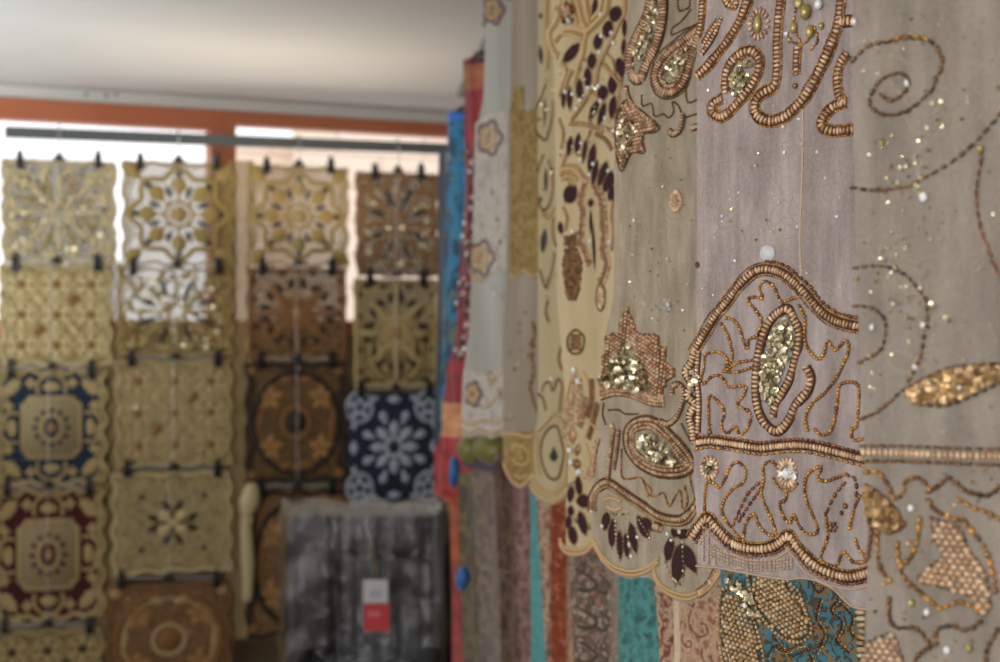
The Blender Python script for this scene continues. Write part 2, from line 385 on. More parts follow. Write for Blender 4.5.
M['silver_satin'] = satin('silver_grey_satin', srgb(142, 140, 133), srgb(192, 189, 181), 26, .35)
M['taupe_satin'] = satin('taupe_satin', srgb(134, 120, 104), srgb(164, 149, 130), 30, .4)
M['hanger'] = plain('black_plastic', srgb(26, 27, 29), .35)
M['metal'] = plain('grey_painted_steel', srgb(92, 96, 98), .45, .3)
M['chrome'] = plain('chrome_wire', srgb(190, 192, 195), .2, 1)
RAILX = lambda Y: .3553-.1081*Y
def hanger_for(parent_name, P, s0, s1, ztop, label):
    """black hanger: bar inside the folded cloth, shoulders, hook over the display rail"""
    c = P.w([((s0+s1)/2, ztop)], -.006)[0]; t = empty(parent_name, tuple(c), label, 'hanger', 'hangers of the display rail')
    mb = MB(); a = P.w([(s0+.005, ztop-.003)], -.006)[0]; b = P.w([(s1-.005, ztop-.003)], -.006)[0]
    mid = c+np.array([0, 0, .018]); tube(mb, np.linspace(a, b, 8), .0045, 8); mb.build('hanger_bar', M['hanger'], t)
    mb = MB(); 
    for e in (a, b): tube(mb, np.array([e, e*.55+mid*.45+np.array([0, 0, .004]), mid]), .004, 6)
    mb.build('shoulder', M['hanger'], t)
    mb = MB(); zr = RAILZ; r = .02; ph = np.linspace(-.5*pi, .95*pi, 14)
    top = np.array([mid[0], mid[1], zr-r*0]); 
    pts = [mid, np.array([mid[0], mid[1], zr-.012])]
    pts += [np.array([mid[0]-P.d[0]*r*0+P.d[0]*r*sin(q)*.9, mid[1]+P.d[1]*r*sin(q)*.9, zr+.002-r*cos(q)+0]) for q in ph][3:]
    tube(mb, smooth(pts), .0022, 6); mb.build('hook', M['hanger'], t)
RAILZ = H+.72
def shawl(name, label, group, P, cloth_mat, left, right, bottom, ztop=H+.66, nu=70, nv=90, back=.8, cat='shawl', hang=True):
    c = P.w(P.sz([left[-1]]))[0]; t = empty(name, (c[0], c[1], c[2]), label, cat, group)
    mb = MB(); P.cloth(mb, left, right, bottom, ztop, nu, nv, back); mb.build('cloth', cloth_mat, t)
    if hang:
        zt = P.sz(left); s0 = zt[np.argmax(zt[:, 1]), 0]; s1 = P.sz([(right, 331)])[0, 0]
        hanger_for('hanger', P, s0, s1, ztop, 'black hanger inside the top of the '+label.split(' with ')[0].split(' hanging ')[0])
    return t
def threads(P, T, poly, n, col, wd=1.3, size=26):
    Q = np.array(poly, float); lo, hi = Q.min(0), Q.max(0); mb = MB(); c_ = 0
    while c_ < n:
        p = lo+(hi-lo)*rng.random(2)
        if not inside(Q, p[None])[0]: continue
        c_ += 1; a0 = rng.random()*2*pi; sg = rng.choice([-1, 1]); R = size*(.5+.7*rng.random()); t = np.linspace(0, 1, 9)
        pts = np.stack([p[0]+R*(1-.8*t)*np.cos(a0+sg*4.5*t), p[1]+R*(1-.8*t)*np.sin(a0+sg*4.5*t)], 1)
        pts = pts[inside(Q, pts)]
        if len(pts) > 3: P.row(mb, pts, 2.4, wd, 2.9, 0, th=.7, jit=.15)
    mb.build('thread_embroidery', [col], T, kind='stuff')
def petal(c, l, w_, a):
    mb = MB(); rim = P.leaf(mb, c, l*1.12, w_*1.32, a, sharp=.62, dome=.14); t = mb.build('velvet_petal', M['purple'], T)
    mb = MB(); rim = np.concatenate([rim, rim[:1]]); cc = rim.mean(0); P.row(mb, cc+(rim-cc)*1.08, 2.4, 1.5, 3.4, 0, raw=True, th=1.6); mb.build('seed_outline', [M['bronze']], t)
GRP = 'embroidered shawls on the display rail'
# =================================================================== nearest: grey shawl with gold scrolls (right edge of the photo)
P = P1 = Panel(860, .80, 45, folds=((.0016, .06, .5),))
T = shawl('beaded_shawl', 'sheer grey beige shawl with brown scrolls and pearl patches, nearest at right', GRP, P, M['t_grey'],
          [(852, 0), (853, 120), (857, 300), (864, 440), (868, 560), (864, 662), (863, 760)], 1130, [(863, 760), (1000, 770), (1130, 775)], back=.85)
def bugles(mb, pts, mi=0, w=4.6, ln=10, pitch=10.2, **k): P.row(mb, pts, ln, w, pitch, mi, th=w, jit=.1, **k)
MS = [M['brown'], M['amber'], M['gold_seq'], M['stone'], M['white_stone'], M['pearl'], M['cream_bead'], M['orange_seq'], M['copper']]
mb = MB()
bugles(mb, [(854, 60), (864, 50), (874, 44), (888, 42), (901, 39), (912, 38), (926, 40), (936, 46), (942, 58), (941, 69), (936, 78), (934, 88), (923, 99), (910, 110), (898, 114), (886, 115), (876, 111), (870, 103), (875, 88), (885, 78), (895, 74), (905, 75), (909, 82), (905, 92), (897, 99), (888, 100), (883, 96)], 0)
bugles(mb, [(888, 42), (901, 39), (912, 38), (926, 40)], 1, offset=1.5)
P.stone(mb, (908, 83), 6, 8, 4); P.stone(mb, (855, 22), 6, 8, 4); P.stone(mb, (882, 143), 5, 6, 3)
mb.build('scroll_beading', MS, T)
mb = MB()
bugles(mb, [(854, 188), (869, 190), (883, 190), (896, 188), (909, 186), (920, 180), (936, 172), (952, 162), (963, 154), (976, 142), (990, 127), (1004, 110), (1020, 85)], 0, 4)
bugles(mb, [(982, 152), (981, 164), (978, 180), (977, 204), (982, 232), (989, 248), (994, 264), (1003, 280), (1014, 300)], 8, 3.6)
P.stone(mb, (981, 149), 7, 8, 3); P.stone(mb, (925, 197), 9, 11, 4); P.stone(mb, (920, 194), 5, 6, 3)
mb.build('branch_beading', MS, T)
mb = MB()
bugles(mb, [(856, 268), (872, 266), (888, 267), (901, 272), (912, 281), (920, 291), (926, 299), (928, 315), (926, 328), (924, 341), (922, 354), (917, 365), (910, 380)], 0, 4, 8, 9)
bugles(mb, [(856, 306), (869, 307), (880, 313), (886, 323), (885, 340), (880, 351), (870, 357), (861, 362)], 0, 4, 8, 8.5)
for q in ((873, 327), (924, 325), (916, 367)): P.stone(mb, q, 6, 7, 4)
for q in ((857, 279), (870, 356)): P.stone(mb, q, 6, 5, 3)
mb.build('hook_beading', MS, T)
mb = MB(); up = [(864, 418), (877, 412), (890, 402), (902, 391), (915, 384), (930, 376), (944, 370), (960, 366), (976, 365), (992, 364), (1010, 366), (1026, 372)]
lo = [(908, 396), (912, 401), (920, 404), (936, 406), (952, 404), (965, 399), (976, 394), (987, 389), (1002, 382), (1026, 372)]
bugles(mb, up, 0, 4, 9, 9); bugles(mb, lo, 0, 4.5, 8, 9)
P.sequins(mb, [(908, 398), (915, 386), (944, 373), (976, 368), (1010, 369), (987, 386), (965, 396), (936, 403), (915, 401)], 230, 8, 7, .3, .8)
for q in ((961, 387), (944, 400), (930, 384)): P.stone(mb, q, 6, 7, 4)
mb.build('leaf_motif', MS, T)
mb = MB()
P.row(mb, [(864, 452), (900, 453), (950, 455), (1020, 457), (1100, 460)], 5.5, 8, 6, 6)
bugles(mb, [(864, 446), (900, 446), (950, 448), (1020, 450)], 0, 3.5); bugles(mb, [(866, 461), (900, 461), (950, 463), (1020, 466)], 0, 4.5)
mb.build('band_trim', MS, T)
mb = MB(); bw = dict(w=5.2, ln=8.5, pitch=8)
for q in ([(867, 472), (878, 472), (888, 484), (896, 499), (904, 491), (907, 481), (920, 478), (930, 489)], [(930, 491), (940, 485), (950, 478), (962, 488), (976, 494), (989, 495), (1002, 486)], [(960, 500), (973, 507), (987, 512), (1006, 522)],
          [(898, 545), (900, 562), (904, 576), (916, 588), (932, 602), (940, 608), (960, 602), (978, 608)], [(878, 532), (878, 552), (882, 570), (890, 580)], [(920, 520), (918, 540), (912, 556), (902, 566)], [(890, 600), (890, 615), (896, 627), (916, 628), (928, 640)],
          [(936, 634), (940, 628), (952, 626), (968, 630), (980, 622)], [(936, 644), (920, 654), (912, 668)], [(998, 630), (988, 648), (986, 668)], [(930, 502), (936, 510), (949, 517), (964, 521)], [(966, 524), (980, 540), (990, 560), (996, 590)], [(944, 570), (925, 582)], [(868, 510), (872, 530), (868, 556)]):
    mb = MB(); bugles(mb, q, 0 if len(q) % 2 else 1, **bw); mb.build('vine_beading', MS, T)
mb = MB()
for q in ((912, 508), (948, 650), (928, 612)): P.stone(mb, q, 7, 8, 4)
for q in ((912, 603), (884, 508), (970, 648)): P.stone(mb, q, 7, 9, 3)
mb.build_each('glass_stone', MS, T)
mb = MB(); P.sequins(mb, [(867, 488), (882, 497), (893, 508), (904, 524), (888, 531), (872, 521), (867, 505)], 120, 9, 7, .4); bugles(mb, [(868, 486), (884, 496), (896, 510), (905, 526), (890, 533)], 0, 4)
mb.build('bell_motif', MS, T)
for poly in ([(932, 518), (946, 522), (962, 530), (968, 550), (978, 562), (988, 582), (990, 606), (981, 616), (976, 600), (960, 592), (936, 586), (918, 579), (932, 565), (944, 554), (935, 540)], [(864, 644), (880, 637), (892, 634), (900, 650), (908, 690), (864, 690)]):
    mb = MB(); P.fill(mb, poly, 6.2, 5, 0, aspect=1.25); bugles(mb, poly+poly[:1], 0, 3, 6, 7); mb.build('pearl_patch', MS, T)
mb = MB(); P.sequins(mb, [(860, 10), (1010, 10), (1010, 440), (866, 440)], 130, 3.2, 2, .5)
P.sequins(mb, [(875, 190), (930, 90), (955, 110), (915, 200)], 40, 4, 2, .5); P.sequins(mb, [(860, 250), (880, 230), (960, 330), (900, 330)], 40, 4, 2, .5); P.sequins(mb, [(870, 470), (1000, 470), (1000, 670), (870, 670)], 60, 3.5, 7, .5)
mb.build('scattered_sequins', MS, T, kind='stuff')
threads(P, T, [(862, 10), (995, 10), (995, 360), (862, 420)], 30, plain('grey_beige_thread', srgb(172, 156, 134), .6), 2, 34)
# =================================================================== rose beige shawl with the arch (in focus)
P = P2 = Panel(697, 1.10, 45, folds=((.0011, .05, .4), (.0006, .017, .5)))
bot2 = [(696, 566), (709, 567), (720, 568), (746, 573), (784, 579), (800, 578), (815, 580), (832, 588), (842, 597), (854, 607), (872, 609), (890, 606), (910, 600)]
T = shawl('beaded_shawl', 'rose beige tulle shawl with beaded arch and upright oval motif', GRP, P, M['t_pink'],
          [(697, 0), (697, 345), (695, 352), (693, 440), (694, 480), (697, 520), (698, 566)], 905, bot2, nu=110)
MS = [M['peach'], M['amber'], M['copper'], M['gold_seq'], M['stone'], M['white_stone'], M['cream_bead'], M['tulle_hem'], M['silver_seq'], M['gap_shade']]
def ladder(mb, pts, w=8, pitch=4.2, edge=0, mi=0, closed=False, along=None, lift=.6):
    P.cord(mb, pts, w*1.02+1.6, 9, closed, flat=.14)
    P.row(mb, pts, along or pitch*(.98 if mi == 6 else .84), w*.96, pitch, mi, closed, th=4.2*min(1, w/8), jit=.08, lift=lift+.3)
    for e in ((edge, -edge) if edge else ()):
        P.row(mb, pts, 2.6, 2.4, 2.7, 1, closed, offset=e, lift=.5)
def seeds(mb, pts, d=2.7, mi=1, closed=False, **k): P.row(mb, pts, d*1.2, d*1.1, d*1.05, mi, closed, th=d, jit=.12, **k)
def bug(mb, pts, mi=2, w=3, ln=7, **k): P.row(mb, pts, ln, w, ln*1.08, mi, th=w, **k)
mb = MB(); ladder(mb, [(750, -14), (748, 0), (742, 16), (734, 32), (722, 49), (710, 64), (698, 76)], 7, 4, 5); ladder(mb, [(704, -12), (703, 0), (701, 26), (698, 36)], 6, 3.8, 4)
ladder(mb, [(722, 18), (716, 32), (709, 44), (702, 54)], 5, 3.4, 0); ladder(mb, [(718, 22), (710, 34), (704, 45)], 5, 3.4, 4)
ladder(mb, [(722, -8), (728, 4), (736, 6), (736, -8)], 5, 3.5, 3); mb.build('stem_beading', MS, T)
mb = MB(); P.stone(mb, (759, 24), 8, 18, 4); P.flower(mb, (759, 24), 13, 17, 15, 0, 3.6, .5); mb.build('flower_motif', MS, T)
mb = MB(); tear = [(726, 92), (726, 77), (731, 64), (741, 54), (751, 51), (759, 58), (759, 71), (753, 84), (743, 97), (733, 109), (722, 117), (713, 112), (714, 104), (722, 99)]
ladder(mb, tear, 8, 4.2, 0); P.row(mb, tear, 2.6, 2.4, 2.7, 1, offset=5.2); P.row(mb, tear, 2.6, 2.4, 2.7, 1, offset=-4.8)
t = mb.build('teardrop_motif', MS, T); mb = MB(); P.sequins(mb, [(732, 92), (733, 74), (744, 60), (752, 64), (748, 82), (738, 98)], 60, 5.5, 3, .4); mb.build('sequins', MS, t, kind='stuff')
mb = MB(); ladder(mb, [(783, -14), (781, 2), (779, 22), (778, 40), (778, 60), (777, 80), (773, 88), (765, 92), (758, 98), (755, 108), (759, 117), (768, 121), (778, 120), (788, 115), (801, 102), (813, 84), (822, 66), (832, 44), (838, 28), (841, 8), (842, -10)], 8.5, 4.2, 5.6); mb.build('loop_beading', MS, T)
mb = MB(); ladder(mb, [(798, 48), (797, 60), (797, 74)], 6.5, 4.2, 4.4); P.stone(mb, (796, 86), 6, 6, 1); bug(mb, [(787, 34), (793, 42), (804, 44), (812, 34)], 1); bug(mb, [(813, 48), (818, 40), (815, 28)], 1)
bug(mb, [(796, 10), (794, 26), (800, 40)], 1)
for c, w, h in (((807, 12), 11, 17), ((811, 32), 9, 14), ((795, 28), 8, 12), ((800, 4), 8, 10), ((822, 26), 6, 8), ((790, 40), 5, 6)): P.stone(mb, c, w, h, 4)
P.stone(mb, (820, 5), 9, 10, 5); P.stone(mb, (787, 34), 5, 5, 5); mb.build('flower_cluster', MS, T)
mb = MB(); ladder(mb, [(847, 54), (840, 66), (838, 80), (840, 96), (843, 102)], 8, 4, 5); ladder(mb, [(846, 102), (834, 107), (824, 117), (822, 126), (832, 131), (848, 130), (864, 128)], 8, 4, 5); ladder(mb, [(842, 22), (852, 21), (864, 23)], 10, 4); mb.build('loop_beading', MS, T)
arch = [(694, 352), (702, 338), (714, 318), (730, 298), (742, 282), (754, 272), (766, 269), (780, 272), (792, 280), (804, 292), (816, 306), (828, 317), (842, 323), (862, 327), (880, 330)]
mb = MB(); ladder(mb, arch, 7.5, 3.6, 6.2); P.row(mb, arch[6:], 6, 3.4, 6.4, 2, offset=8, lift=.5); mb.build('arch_trim', MS, T)
mb = MB(); ladder(mb, [(695, 350), (692, 362), (686, 372), (692, 384), (688, 396), (696, 404), (690, 416), (693, 430), (694, 442)], 9, 3.6, 0, 6); ladder(mb, [(699, 352), (697, 375), (699, 400), (698, 432)], 6, 3.6, 0, 6)
P.sequins(mb, [(690, 372), (698, 372), (698, 390), (690, 390)], 16, 5, 3, .4); mb.build('side_trim', MS, T)
oval_o = [(798, 326), (792, 313), (786, 309), (777, 314), (768, 324), (761, 344), (757, 368), (756, 394), (760, 414), (768, 427), (779, 431), (789, 420), (797, 404), (807, 392), (811, 378), (806, 367)]
oval_i = [(795, 318), (799, 330), (799, 344), (795, 362), (790, 379), (783, 392), (777, 404), (773, 416)]
mb = MB(); ladder(mb, oval_o, 8.5, 4.3, 0); ladder(mb, oval_i, 8, 4.3, 0); t = mb.build('oval_motif', MS, T)
mb = MB(); P.sequins(mb, [(776, 326), (787, 320), (794, 330), (793, 348), (788, 367), (780, 385), (772, 406), (764, 402), (762, 380), (764, 352)], 230, 5.2, 3, .45); mb.build('sequins', MS, t, kind='stuff')
def vines(name, paths, d=3.5, mi=1):
    for q in paths: mb = MB(); seeds(mb, q, d, mi); mb.build(name, MS, T)
vines('vine_beading', [[(727, 318), (734, 320), (740, 328), (745, 344), (748, 349), (749, 340), (757, 336), (760, 330), (762, 320), (756, 310), (748, 300), (755, 297), (763, 298), (760, 288), (765, 281), (774, 286), (778, 294), (782, 302), (792, 299), (798, 297)],
      [(722, 324), (727, 332), (731, 344), (733, 358), (729, 366)], [(706, 354), (714, 352), (722, 353), (728, 360), (726, 370), (738, 363), (754, 360)], [(724, 371), (738, 372), (756, 366)],
      [(705, 356), (704, 370), (701, 380), (704, 384), (710, 378), (718, 375), (725, 380), (729, 387), (745, 386), (745, 394), (738, 405), (750, 412), (750, 424), (741, 435), (736, 426), (728, 433), (722, 426), (725, 412), (719, 402), (710, 396), (709, 412), (710, 432)]])
vines('vine_beading', [[(800, 306), (805, 318), (805, 336), (808, 348), (818, 359), (824, 354), (828, 341), (836, 350), (846, 340), (849, 350), (842, 368), (838, 376), (824, 394), (812, 404), (806, 418), (808, 430)],
      [(816, 430), (822, 435), (830, 432), (835, 420), (838, 400), (840, 386), (850, 382), (859, 386), (859, 406), (857, 426), (852, 430), (854, 440), (866, 438)]])
band = [(696, 443), (708, 441), (720, 442), (740, 445), (760, 448), (780, 446), (800, 445), (820, 448), (840, 453), (864, 459), (884, 462)]
mb = MB(); ladder(mb, band, 7, 3.3, 0, 6); bug(mb, band, 2, 3, 5, offset=5.6); bug(mb, band, 1, 3.4, 6, offset=-6.2); mb.build('band_trim', MS, T)
mb = MB(); P.flower(mb, (710, 468), 11, 13, 15, 6, 4, .42); P.sequins(mb, [(705, 462), (715, 462), (715, 474), (705, 474)], 16, 6, 3, .4); mb.build('flower_motif', MS, T)
mb = MB(); P.flower(mb, (788, 473), 13, 16, 17, 6, 4, .42); P.stone(mb, (788, 473), 9, 11, 5); P.sequins(mb, [(781, 466), (796, 466), (796, 480), (781, 480)], 14, 6, 8, .5); seeds(mb, [(774, 478), (780, 488), (790, 491), (798, 484)], 2.9, 1); mb.build('flower_motif', MS, T)
vines('vine_beading', [[(705, 512), (705, 500), (706, 488), (708, 482), (714, 483), (720, 487), (726, 478), (730, 468), (738, 462), (746, 470), (744, 482), (732, 490), (723, 504), (724, 516), (732, 528), (744, 542)],
      [(744, 540), (746, 524), (754, 514), (760, 526), (768, 534), (776, 534), (774, 524), (767, 508), (762, 494), (764, 478), (764, 466), (771, 461), (778, 467)]])
vines('vine_beading', [[(787, 491), (786, 500), (780, 504), (786, 520), (791, 522), (794, 514), (800, 526), (808, 534), (818, 532), (816, 522), (808, 504), (805, 490), (807, 476), (816, 468), (822, 468), (818, 478), (826, 481), (836, 478), (846, 474)],
      [(826, 514), (828, 536), (824, 548), (822, 560), (836, 566), (844, 552), (854, 562), (868, 560), (860, 550), (856, 540)], [(860, 496), (854, 510), (850, 528)]])
for q in ([(758, 484), (748, 494), (741, 508), (734, 524)], [(762, 488), (750, 504), (740, 520)], [(848, 475), (856, 480), (857, 494)], [(844, 484), (834, 497), (828, 510)]): mb = MB(); bug(mb, q, 2, 3.6, 6.5); mb.build('copper_beading', MS, T)
mb = MB(); P.fill(mb, [(830, 522), (836, 519), (838, 530), (832, 535), (829, 530)], 3.6, 2); P.stone(mb, (846, 506), 5, 6, 2); P.stone(mb, (842, 513), 4, 5, 2); mb.build('copper_cluster', MS, T)
wave = [(692, 538), (699, 527), (707, 518), (713, 523), (720, 531), (731, 542), (746, 548), (763, 549), (777, 545), (789, 536), (797, 546), (806, 557), (818, 567), (834, 574), (852, 577), (872, 571), (886, 562)]
mb = MB(); ladder(mb, wave, 8.5, 4, 0, 6); bug(mb, wave, 2, 3.2, 5, offset=-6.6); P.row(mb, wave, 3, 2.6, 3.1, 1, offset=6); mb.build('scallop_trim', MS, T)
mb = MB(); P.cord(mb, wave, 2.4, 7, offset=-11); P.cord(mb, bot2, 2.6, 7)
for q in ([(704, 533), (704, 560)], [(709, 536), (709, 563)], [(714, 545), (716, 564)]): P.row(mb, q, 3, 3.5, 3.4, 7)
for yy in (0, 3.6, 7.2, 10.8): P.row(mb, [(712, 546+yy), (726, 552+yy), (750, 559+yy), (776, 560+yy*.9), (792, 558+yy*.9)], 4, 2.8, 4.2, 7)
mb.build('piped_hem', MS, T)
mb = MB(); P.sequins(mb, [(703, 70), (850, 140), (850, 300), (800, 270), (740, 270), (703, 320)], 34, 2.6, 8, .5); P.sequins(mb, [(720, 150), (780, 140), (790, 260), (730, 260)], 10, 3, 3, .4)
mb.build('scattered_sequins', MS, T, kind='stuff')
threads(P, T, [(702, 130), (848, 135), (848, 300), (800, 280), (760, 262), (702, 320)], 34, plain('rose_thread', srgb(176, 158, 144), .7), 1.4)
mb = MB(); P.cord(mb, [(802, 92), (803, 130), (802, 180), (800, 230), (801, 286)], 2.4, 0, flat=.3); mb.build('seam', [M['tulle_hem']], T)
mb = MB(); c = P.sz([(768, 253)])[0]; a = np.linspace(0, 2*pi, 20, endpoint=False); r = 8*P.k
V = np.concatenate([P.w(c+r*np.stack([np.cos(a), np.sin(a)], 1), .0006), P.w(c+r*.85*np.stack([np.cos(a), np.sin(a)], 1), .0016), P.w([c], .0018)])
mb.add(V, [(i, (i+1) % 20, 20+(i+1) % 20, 20+i) for i in range(20)]+[(20+i, 20+(i+1) % 20, 40) for i in range(20)])
mb.build('round_sticker', plain('pale_blue_sticker', srgb(196, 200, 204), .35), T, label='pale blue round sticker')
mb = MB(); ladder(mb, [(697, 263), (698, 267)], 4, 3, 0, 2); mb.build('loose_bead', MS, T)
# =================================================================== sand tulle shawl with crown and teardrop
P = P3 = Panel(612, 1.5, 45, folds=((.002, .07, .4), (.001, .024, .5)))
bot3 = [(588, 540), (593, 548), (600, 560), (614, 573), (630, 579), (646, 577), (655, 582), (669, 597), (685, 604), (699, 601), (712, 592), (724, 580), (745, 580)]
T = shawl('beaded_shawl', 'sand tulle shawl with gold crown leaf above a sequined teardrop', GRP, P, M['t_beige'],
          [(627, 0), (627, 60), (619, 110), (614, 160), (614, 290), (604, 340), (600, 400), (592, 480), (592, 547)], 740, bot3, nu=110)
MS = [M['peach'], M['amber'], M['brown'], M['gold_seq'], M['stone'], M['white_stone'], M['cream_bead'], M['purple'], M['cream_cord'], M['bronze'], M['silver_seq'], M['gap_shade']]
def lad(mb, pts, w=8, pitch=3.1, mi=0, closed=False, offset=0): P.cord(mb, pts, w+1.2, 11, closed, offset, flat=.12); P.row(mb, pts, pitch*.74, w*.95, pitch, mi, closed, offset, th=3, jit=.1, lift=.9)
mb = MB(); lad(mb, [(652, -10), (651, 0), (646, 18), (638, 34), (632, 48), (629, 62), (631, 72), (636, 79), (642, 78)], 11); lad(mb, [(662, -10), (663, 4), (662, 20), (658, 38), (653, 52), (647, 64), (642, 76)], 11)
lad(mb, [(655, -10), (655, 2), (651, 18), (644, 34), (638, 50)], 5); P.row(mb, [(667, -8), (668, 6), (666, 22), (663, 38), (657, 52), (650, 66), (645, 80)], 2.4, 2.2, 2.5, 2)
t = mb.build('paisley_motif', MS, T); mb = MB(); P.sequins(mb, [(656, 0), (659, 6), (656, 24), (650, 44), (642, 62), (634, 66), (636, 50), (644, 34), (650, 18)], 80, 4.6, 3, .5); mb.build('sequins', MS, t, kind='stuff')
mb = MB(); pz = [(700, 29), (690, 36), (680, 43), (668, 53), (660, 62), (655, 74), (657, 85), (664, 92), (673, 92), (681, 86), (686, 77), (690, 64), (694, 50), (699, 36)]
lad(mb, pz, 8, 2.9, 0, True); lad(mb, pz, 5, 2.9, 0, True, offset=6); P.row(mb, pz, 2.4, 2.2, 2.5, 2, True, offset=-6)
t = mb.build('paisley_motif', MS, T); mb = MB(); P.sequins(mb, [(692, 44), (682, 52), (670, 62), (664, 74), (666, 82), (674, 82), (680, 74), (686, 60)], 90, 4.6, 3, .5); mb.build('sequins', MS, t, kind='stuff')
for q in ([(678, -8), (679, 10), (686, 9), (690, 6), (690, -8)], [(691, 10), (681, 22), (673, 28), (672, 35), (681, 31), (693, 26), (700, 22)], [(642, 96), (643, 106), (652, 104), (655, 116), (664, 114), (669, 118), (674, 112), (673, 102), (679, 106), (682, 114)], [(686, 86), (688, 102), (697, 100)], [(684, 118), (697, 114)],
          [(609, 410), (619, 410), (626, 414), (638, 414)], [(604, 404), (603, 414), (606, 424)], [(682, 424), (688, 436), (694, 444)]): mb = MB(); P.row(mb, q, 2.8, 2.3, 2.7, 2, th=2.4); mb.build('vine_beading', MS, T)
mb = MB(); lad(mb, [(682, 114), (682, 122), (679, 131), (673, 134), (669, 130)], 6, 2.9, 6); mb.build('curl_beading', MS, T); mb = MB(); lad(mb, [(692, 128), (700, 126)], 6, 2.9, 6); mb.build('curl_beading', MS, T)
mb = MB(); star = [(623, 104), (630, 103), (638, 112), (648, 120), (658, 126), (656, 131), (644, 133), (642, 140), (644, 152), (632, 152), (622, 170), (617, 150), (617, 124)]
P.fill(mb, star, 3.6, 0, 60, aspect=1.2, back=11); P.row(mb, star, 2.6, 2.4, 2.6, 2, True, offset=1); lad(mb, [(626, 86), (628, 96), (634, 106), (645, 116), (655, 124)], 5); t = mb.build('star_leaf', MS, T)
mb = MB(); P.sequins(mb, [(622, 116), (630, 116), (638, 128), (634, 146), (624, 156), (619, 140)], 45, 5, 3, .5, 1.8); mb.build('sequins', MS, t, kind='stuff')
mb = MB(); ov = P.sz([(676, 201)])[0]; P.flower(mb, (676, 201), 8, 12, 20, 6, 3, .5); P.fill(mb, [(671, 194), (681, 194), (681, 208), (671, 208)], 3, 6); mb.build('bud_motif', MS, T)
mb = MB(); P.sequins(mb, [(655, 150), (694, 140), (694, 340), (650, 330), (620, 290), (618, 180)], 46, 2.4, 3, .5); P.sequins(mb, [(662, 300), (672, 300), (672, 316), (662, 316)], 8, 4, 10, .5); mb.build('scattered_sequins', MS, T, kind='stuff')
threads(P, T, [(622, 165), (692, 150), (692, 335), (645, 330), (630, 300), (618, 290)], 26, plain('sand_thread', srgb(176, 160, 134), .7), 1.2, 20)
crown = [(627, 310), (623, 316), (619, 330), (617, 335), (606, 335), (605, 340), (609, 347), (604, 354), (602, 368), (601, 390), (632, 392), (650, 399), (664, 403), (663, 390), (667, 382), (674, 374), (675, 370), (664, 360), (667, 348), (657, 345), (658, 336), (640, 335), (636, 330), (632, 318)]
mb = MB(); P.fill(mb, crown, 3.6, 0, 30, aspect=1.25, back=11); P.row(mb, crown, 2.6, 2.3, 2.6, 1, True, offset=1.2)
for e in (0, 3.6, 7.2): lad(mb, [(601, 398-e), (615, 394-e), (632, 396-e), (648, 403-e), (664, 405-e)], 4, 2.6, 6)
P.stone(mb, (628, 309), 4.5, 5, 4); P.stone(mb, (666, 348), 4, 4, 4); P.stone(mb, (665, 358), 4, 4, 4); t = mb.build('crown_leaf', MS, T)
mb = MB(); P.sequins(mb, [(624, 344), (632, 342), (638, 358), (646, 370), (652, 386), (640, 391), (620, 387), (603, 388), (602, 376), (612, 366), (619, 354)], 170, 6, 3, .5, 1.8); mb.build('sequins', MS, t, kind='stuff')
mb = MB(); lad(mb, [(672, 394), (673, 386), (680, 385), (684, 394), (681, 406), (676, 418), (668, 424), (660, 421)], 5.5, 2.9, 6); mb.build('curl_beading', MS, T); mb = MB(); lad(mb, [(614, 428), (612, 444), (610, 458), (608, 478)], 5, 2.7, 6); lad(mb, [(619, 430), (617, 450), (614, 470)], 4, 2.7, 0); P.stone(mb, (613, 426), 6, 7, 4); mb.build('stem_beading', MS, T)
tear = [(630, 452), (627, 440), (629, 428), (637, 421), (648, 419), (659, 423), (670, 433), (682, 446), (691, 458), (693, 466), (687, 472), (675, 475), (660, 474), (647, 469), (637, 462)]
mb = MB(); lad(mb, tear, 4.4, 2.7, 6, True); lad(mb, tear, 4.4, 2.7, 0, True, offset=-4.4); lad(mb, tear, 3.6, 2.7, 6, True, offset=-8.2); P.row(mb, tear, 2.5, 2.3, 2.5, 2, True, offset=3.4); t = mb.build('teardrop_motif', MS, T)
mb = MB(); P.sequins(mb, [(642, 434), (654, 434), (668, 446), (680, 461), (678, 466), (664, 464), (650, 457), (641, 446)], 130, 5.5, 3, .5, 1.4); mb.build('sequins', MS, t, kind='stuff')
for q in ([(622, 450), (622, 475), (628, 479), (642, 478), (648, 493), (656, 496), (664, 493), (670, 506), (680, 490), (683, 509), (688, 501), (685, 486)], [(690, 476), (693, 490), (696, 502)], [(600, 440), (596, 456), (594, 476)], [(644, 482), (652, 490), (648, 496)]): mb = MB(); P.row(mb, q, 3, 2.6, 2.9, 1, th=2.6); mb.build('zigzag_beading', MS, T)
w3 = [(592, 511), (592, 498), (598, 487), (606, 482), (614, 485), (622, 491), (634, 499), (646, 507), (657, 515), (669, 519), (682, 519), (691, 512), (698, 502)]
mb = MB(); lad(mb, w3, 5.5, 2.8, 6); lad(mb, w3, 3.5, 2.8, 8, offset=-4.6); P.row(mb, w3, 2.5, 2.3, 2.5, 2, offset=4); mb.build('wave_trim', MS, T)
fan = [((606, 521), 17, 8, 12), ((613, 533), 26, 8, 4), ((620, 545), 26, 6.5, -2), ((627, 545), 22, 5, -4), ((634, 538), 27, 8, -14), ((643, 527), 23, 9, -36), ((649, 524), 16, 7, -52)]
for i, (c, l, w_, a) in enumerate(fan): petal(c, l, w_, a)
for c, l, w_, a in (((670, 549), 22, 9, 14), ((678, 564), 36, 11, 8), ((690, 558), 28, 11, -34), ((684, 534), 12, 7, 60), ((675, 533), 10, 6, -60)): petal(c, l, w_, a)
mb = MB()
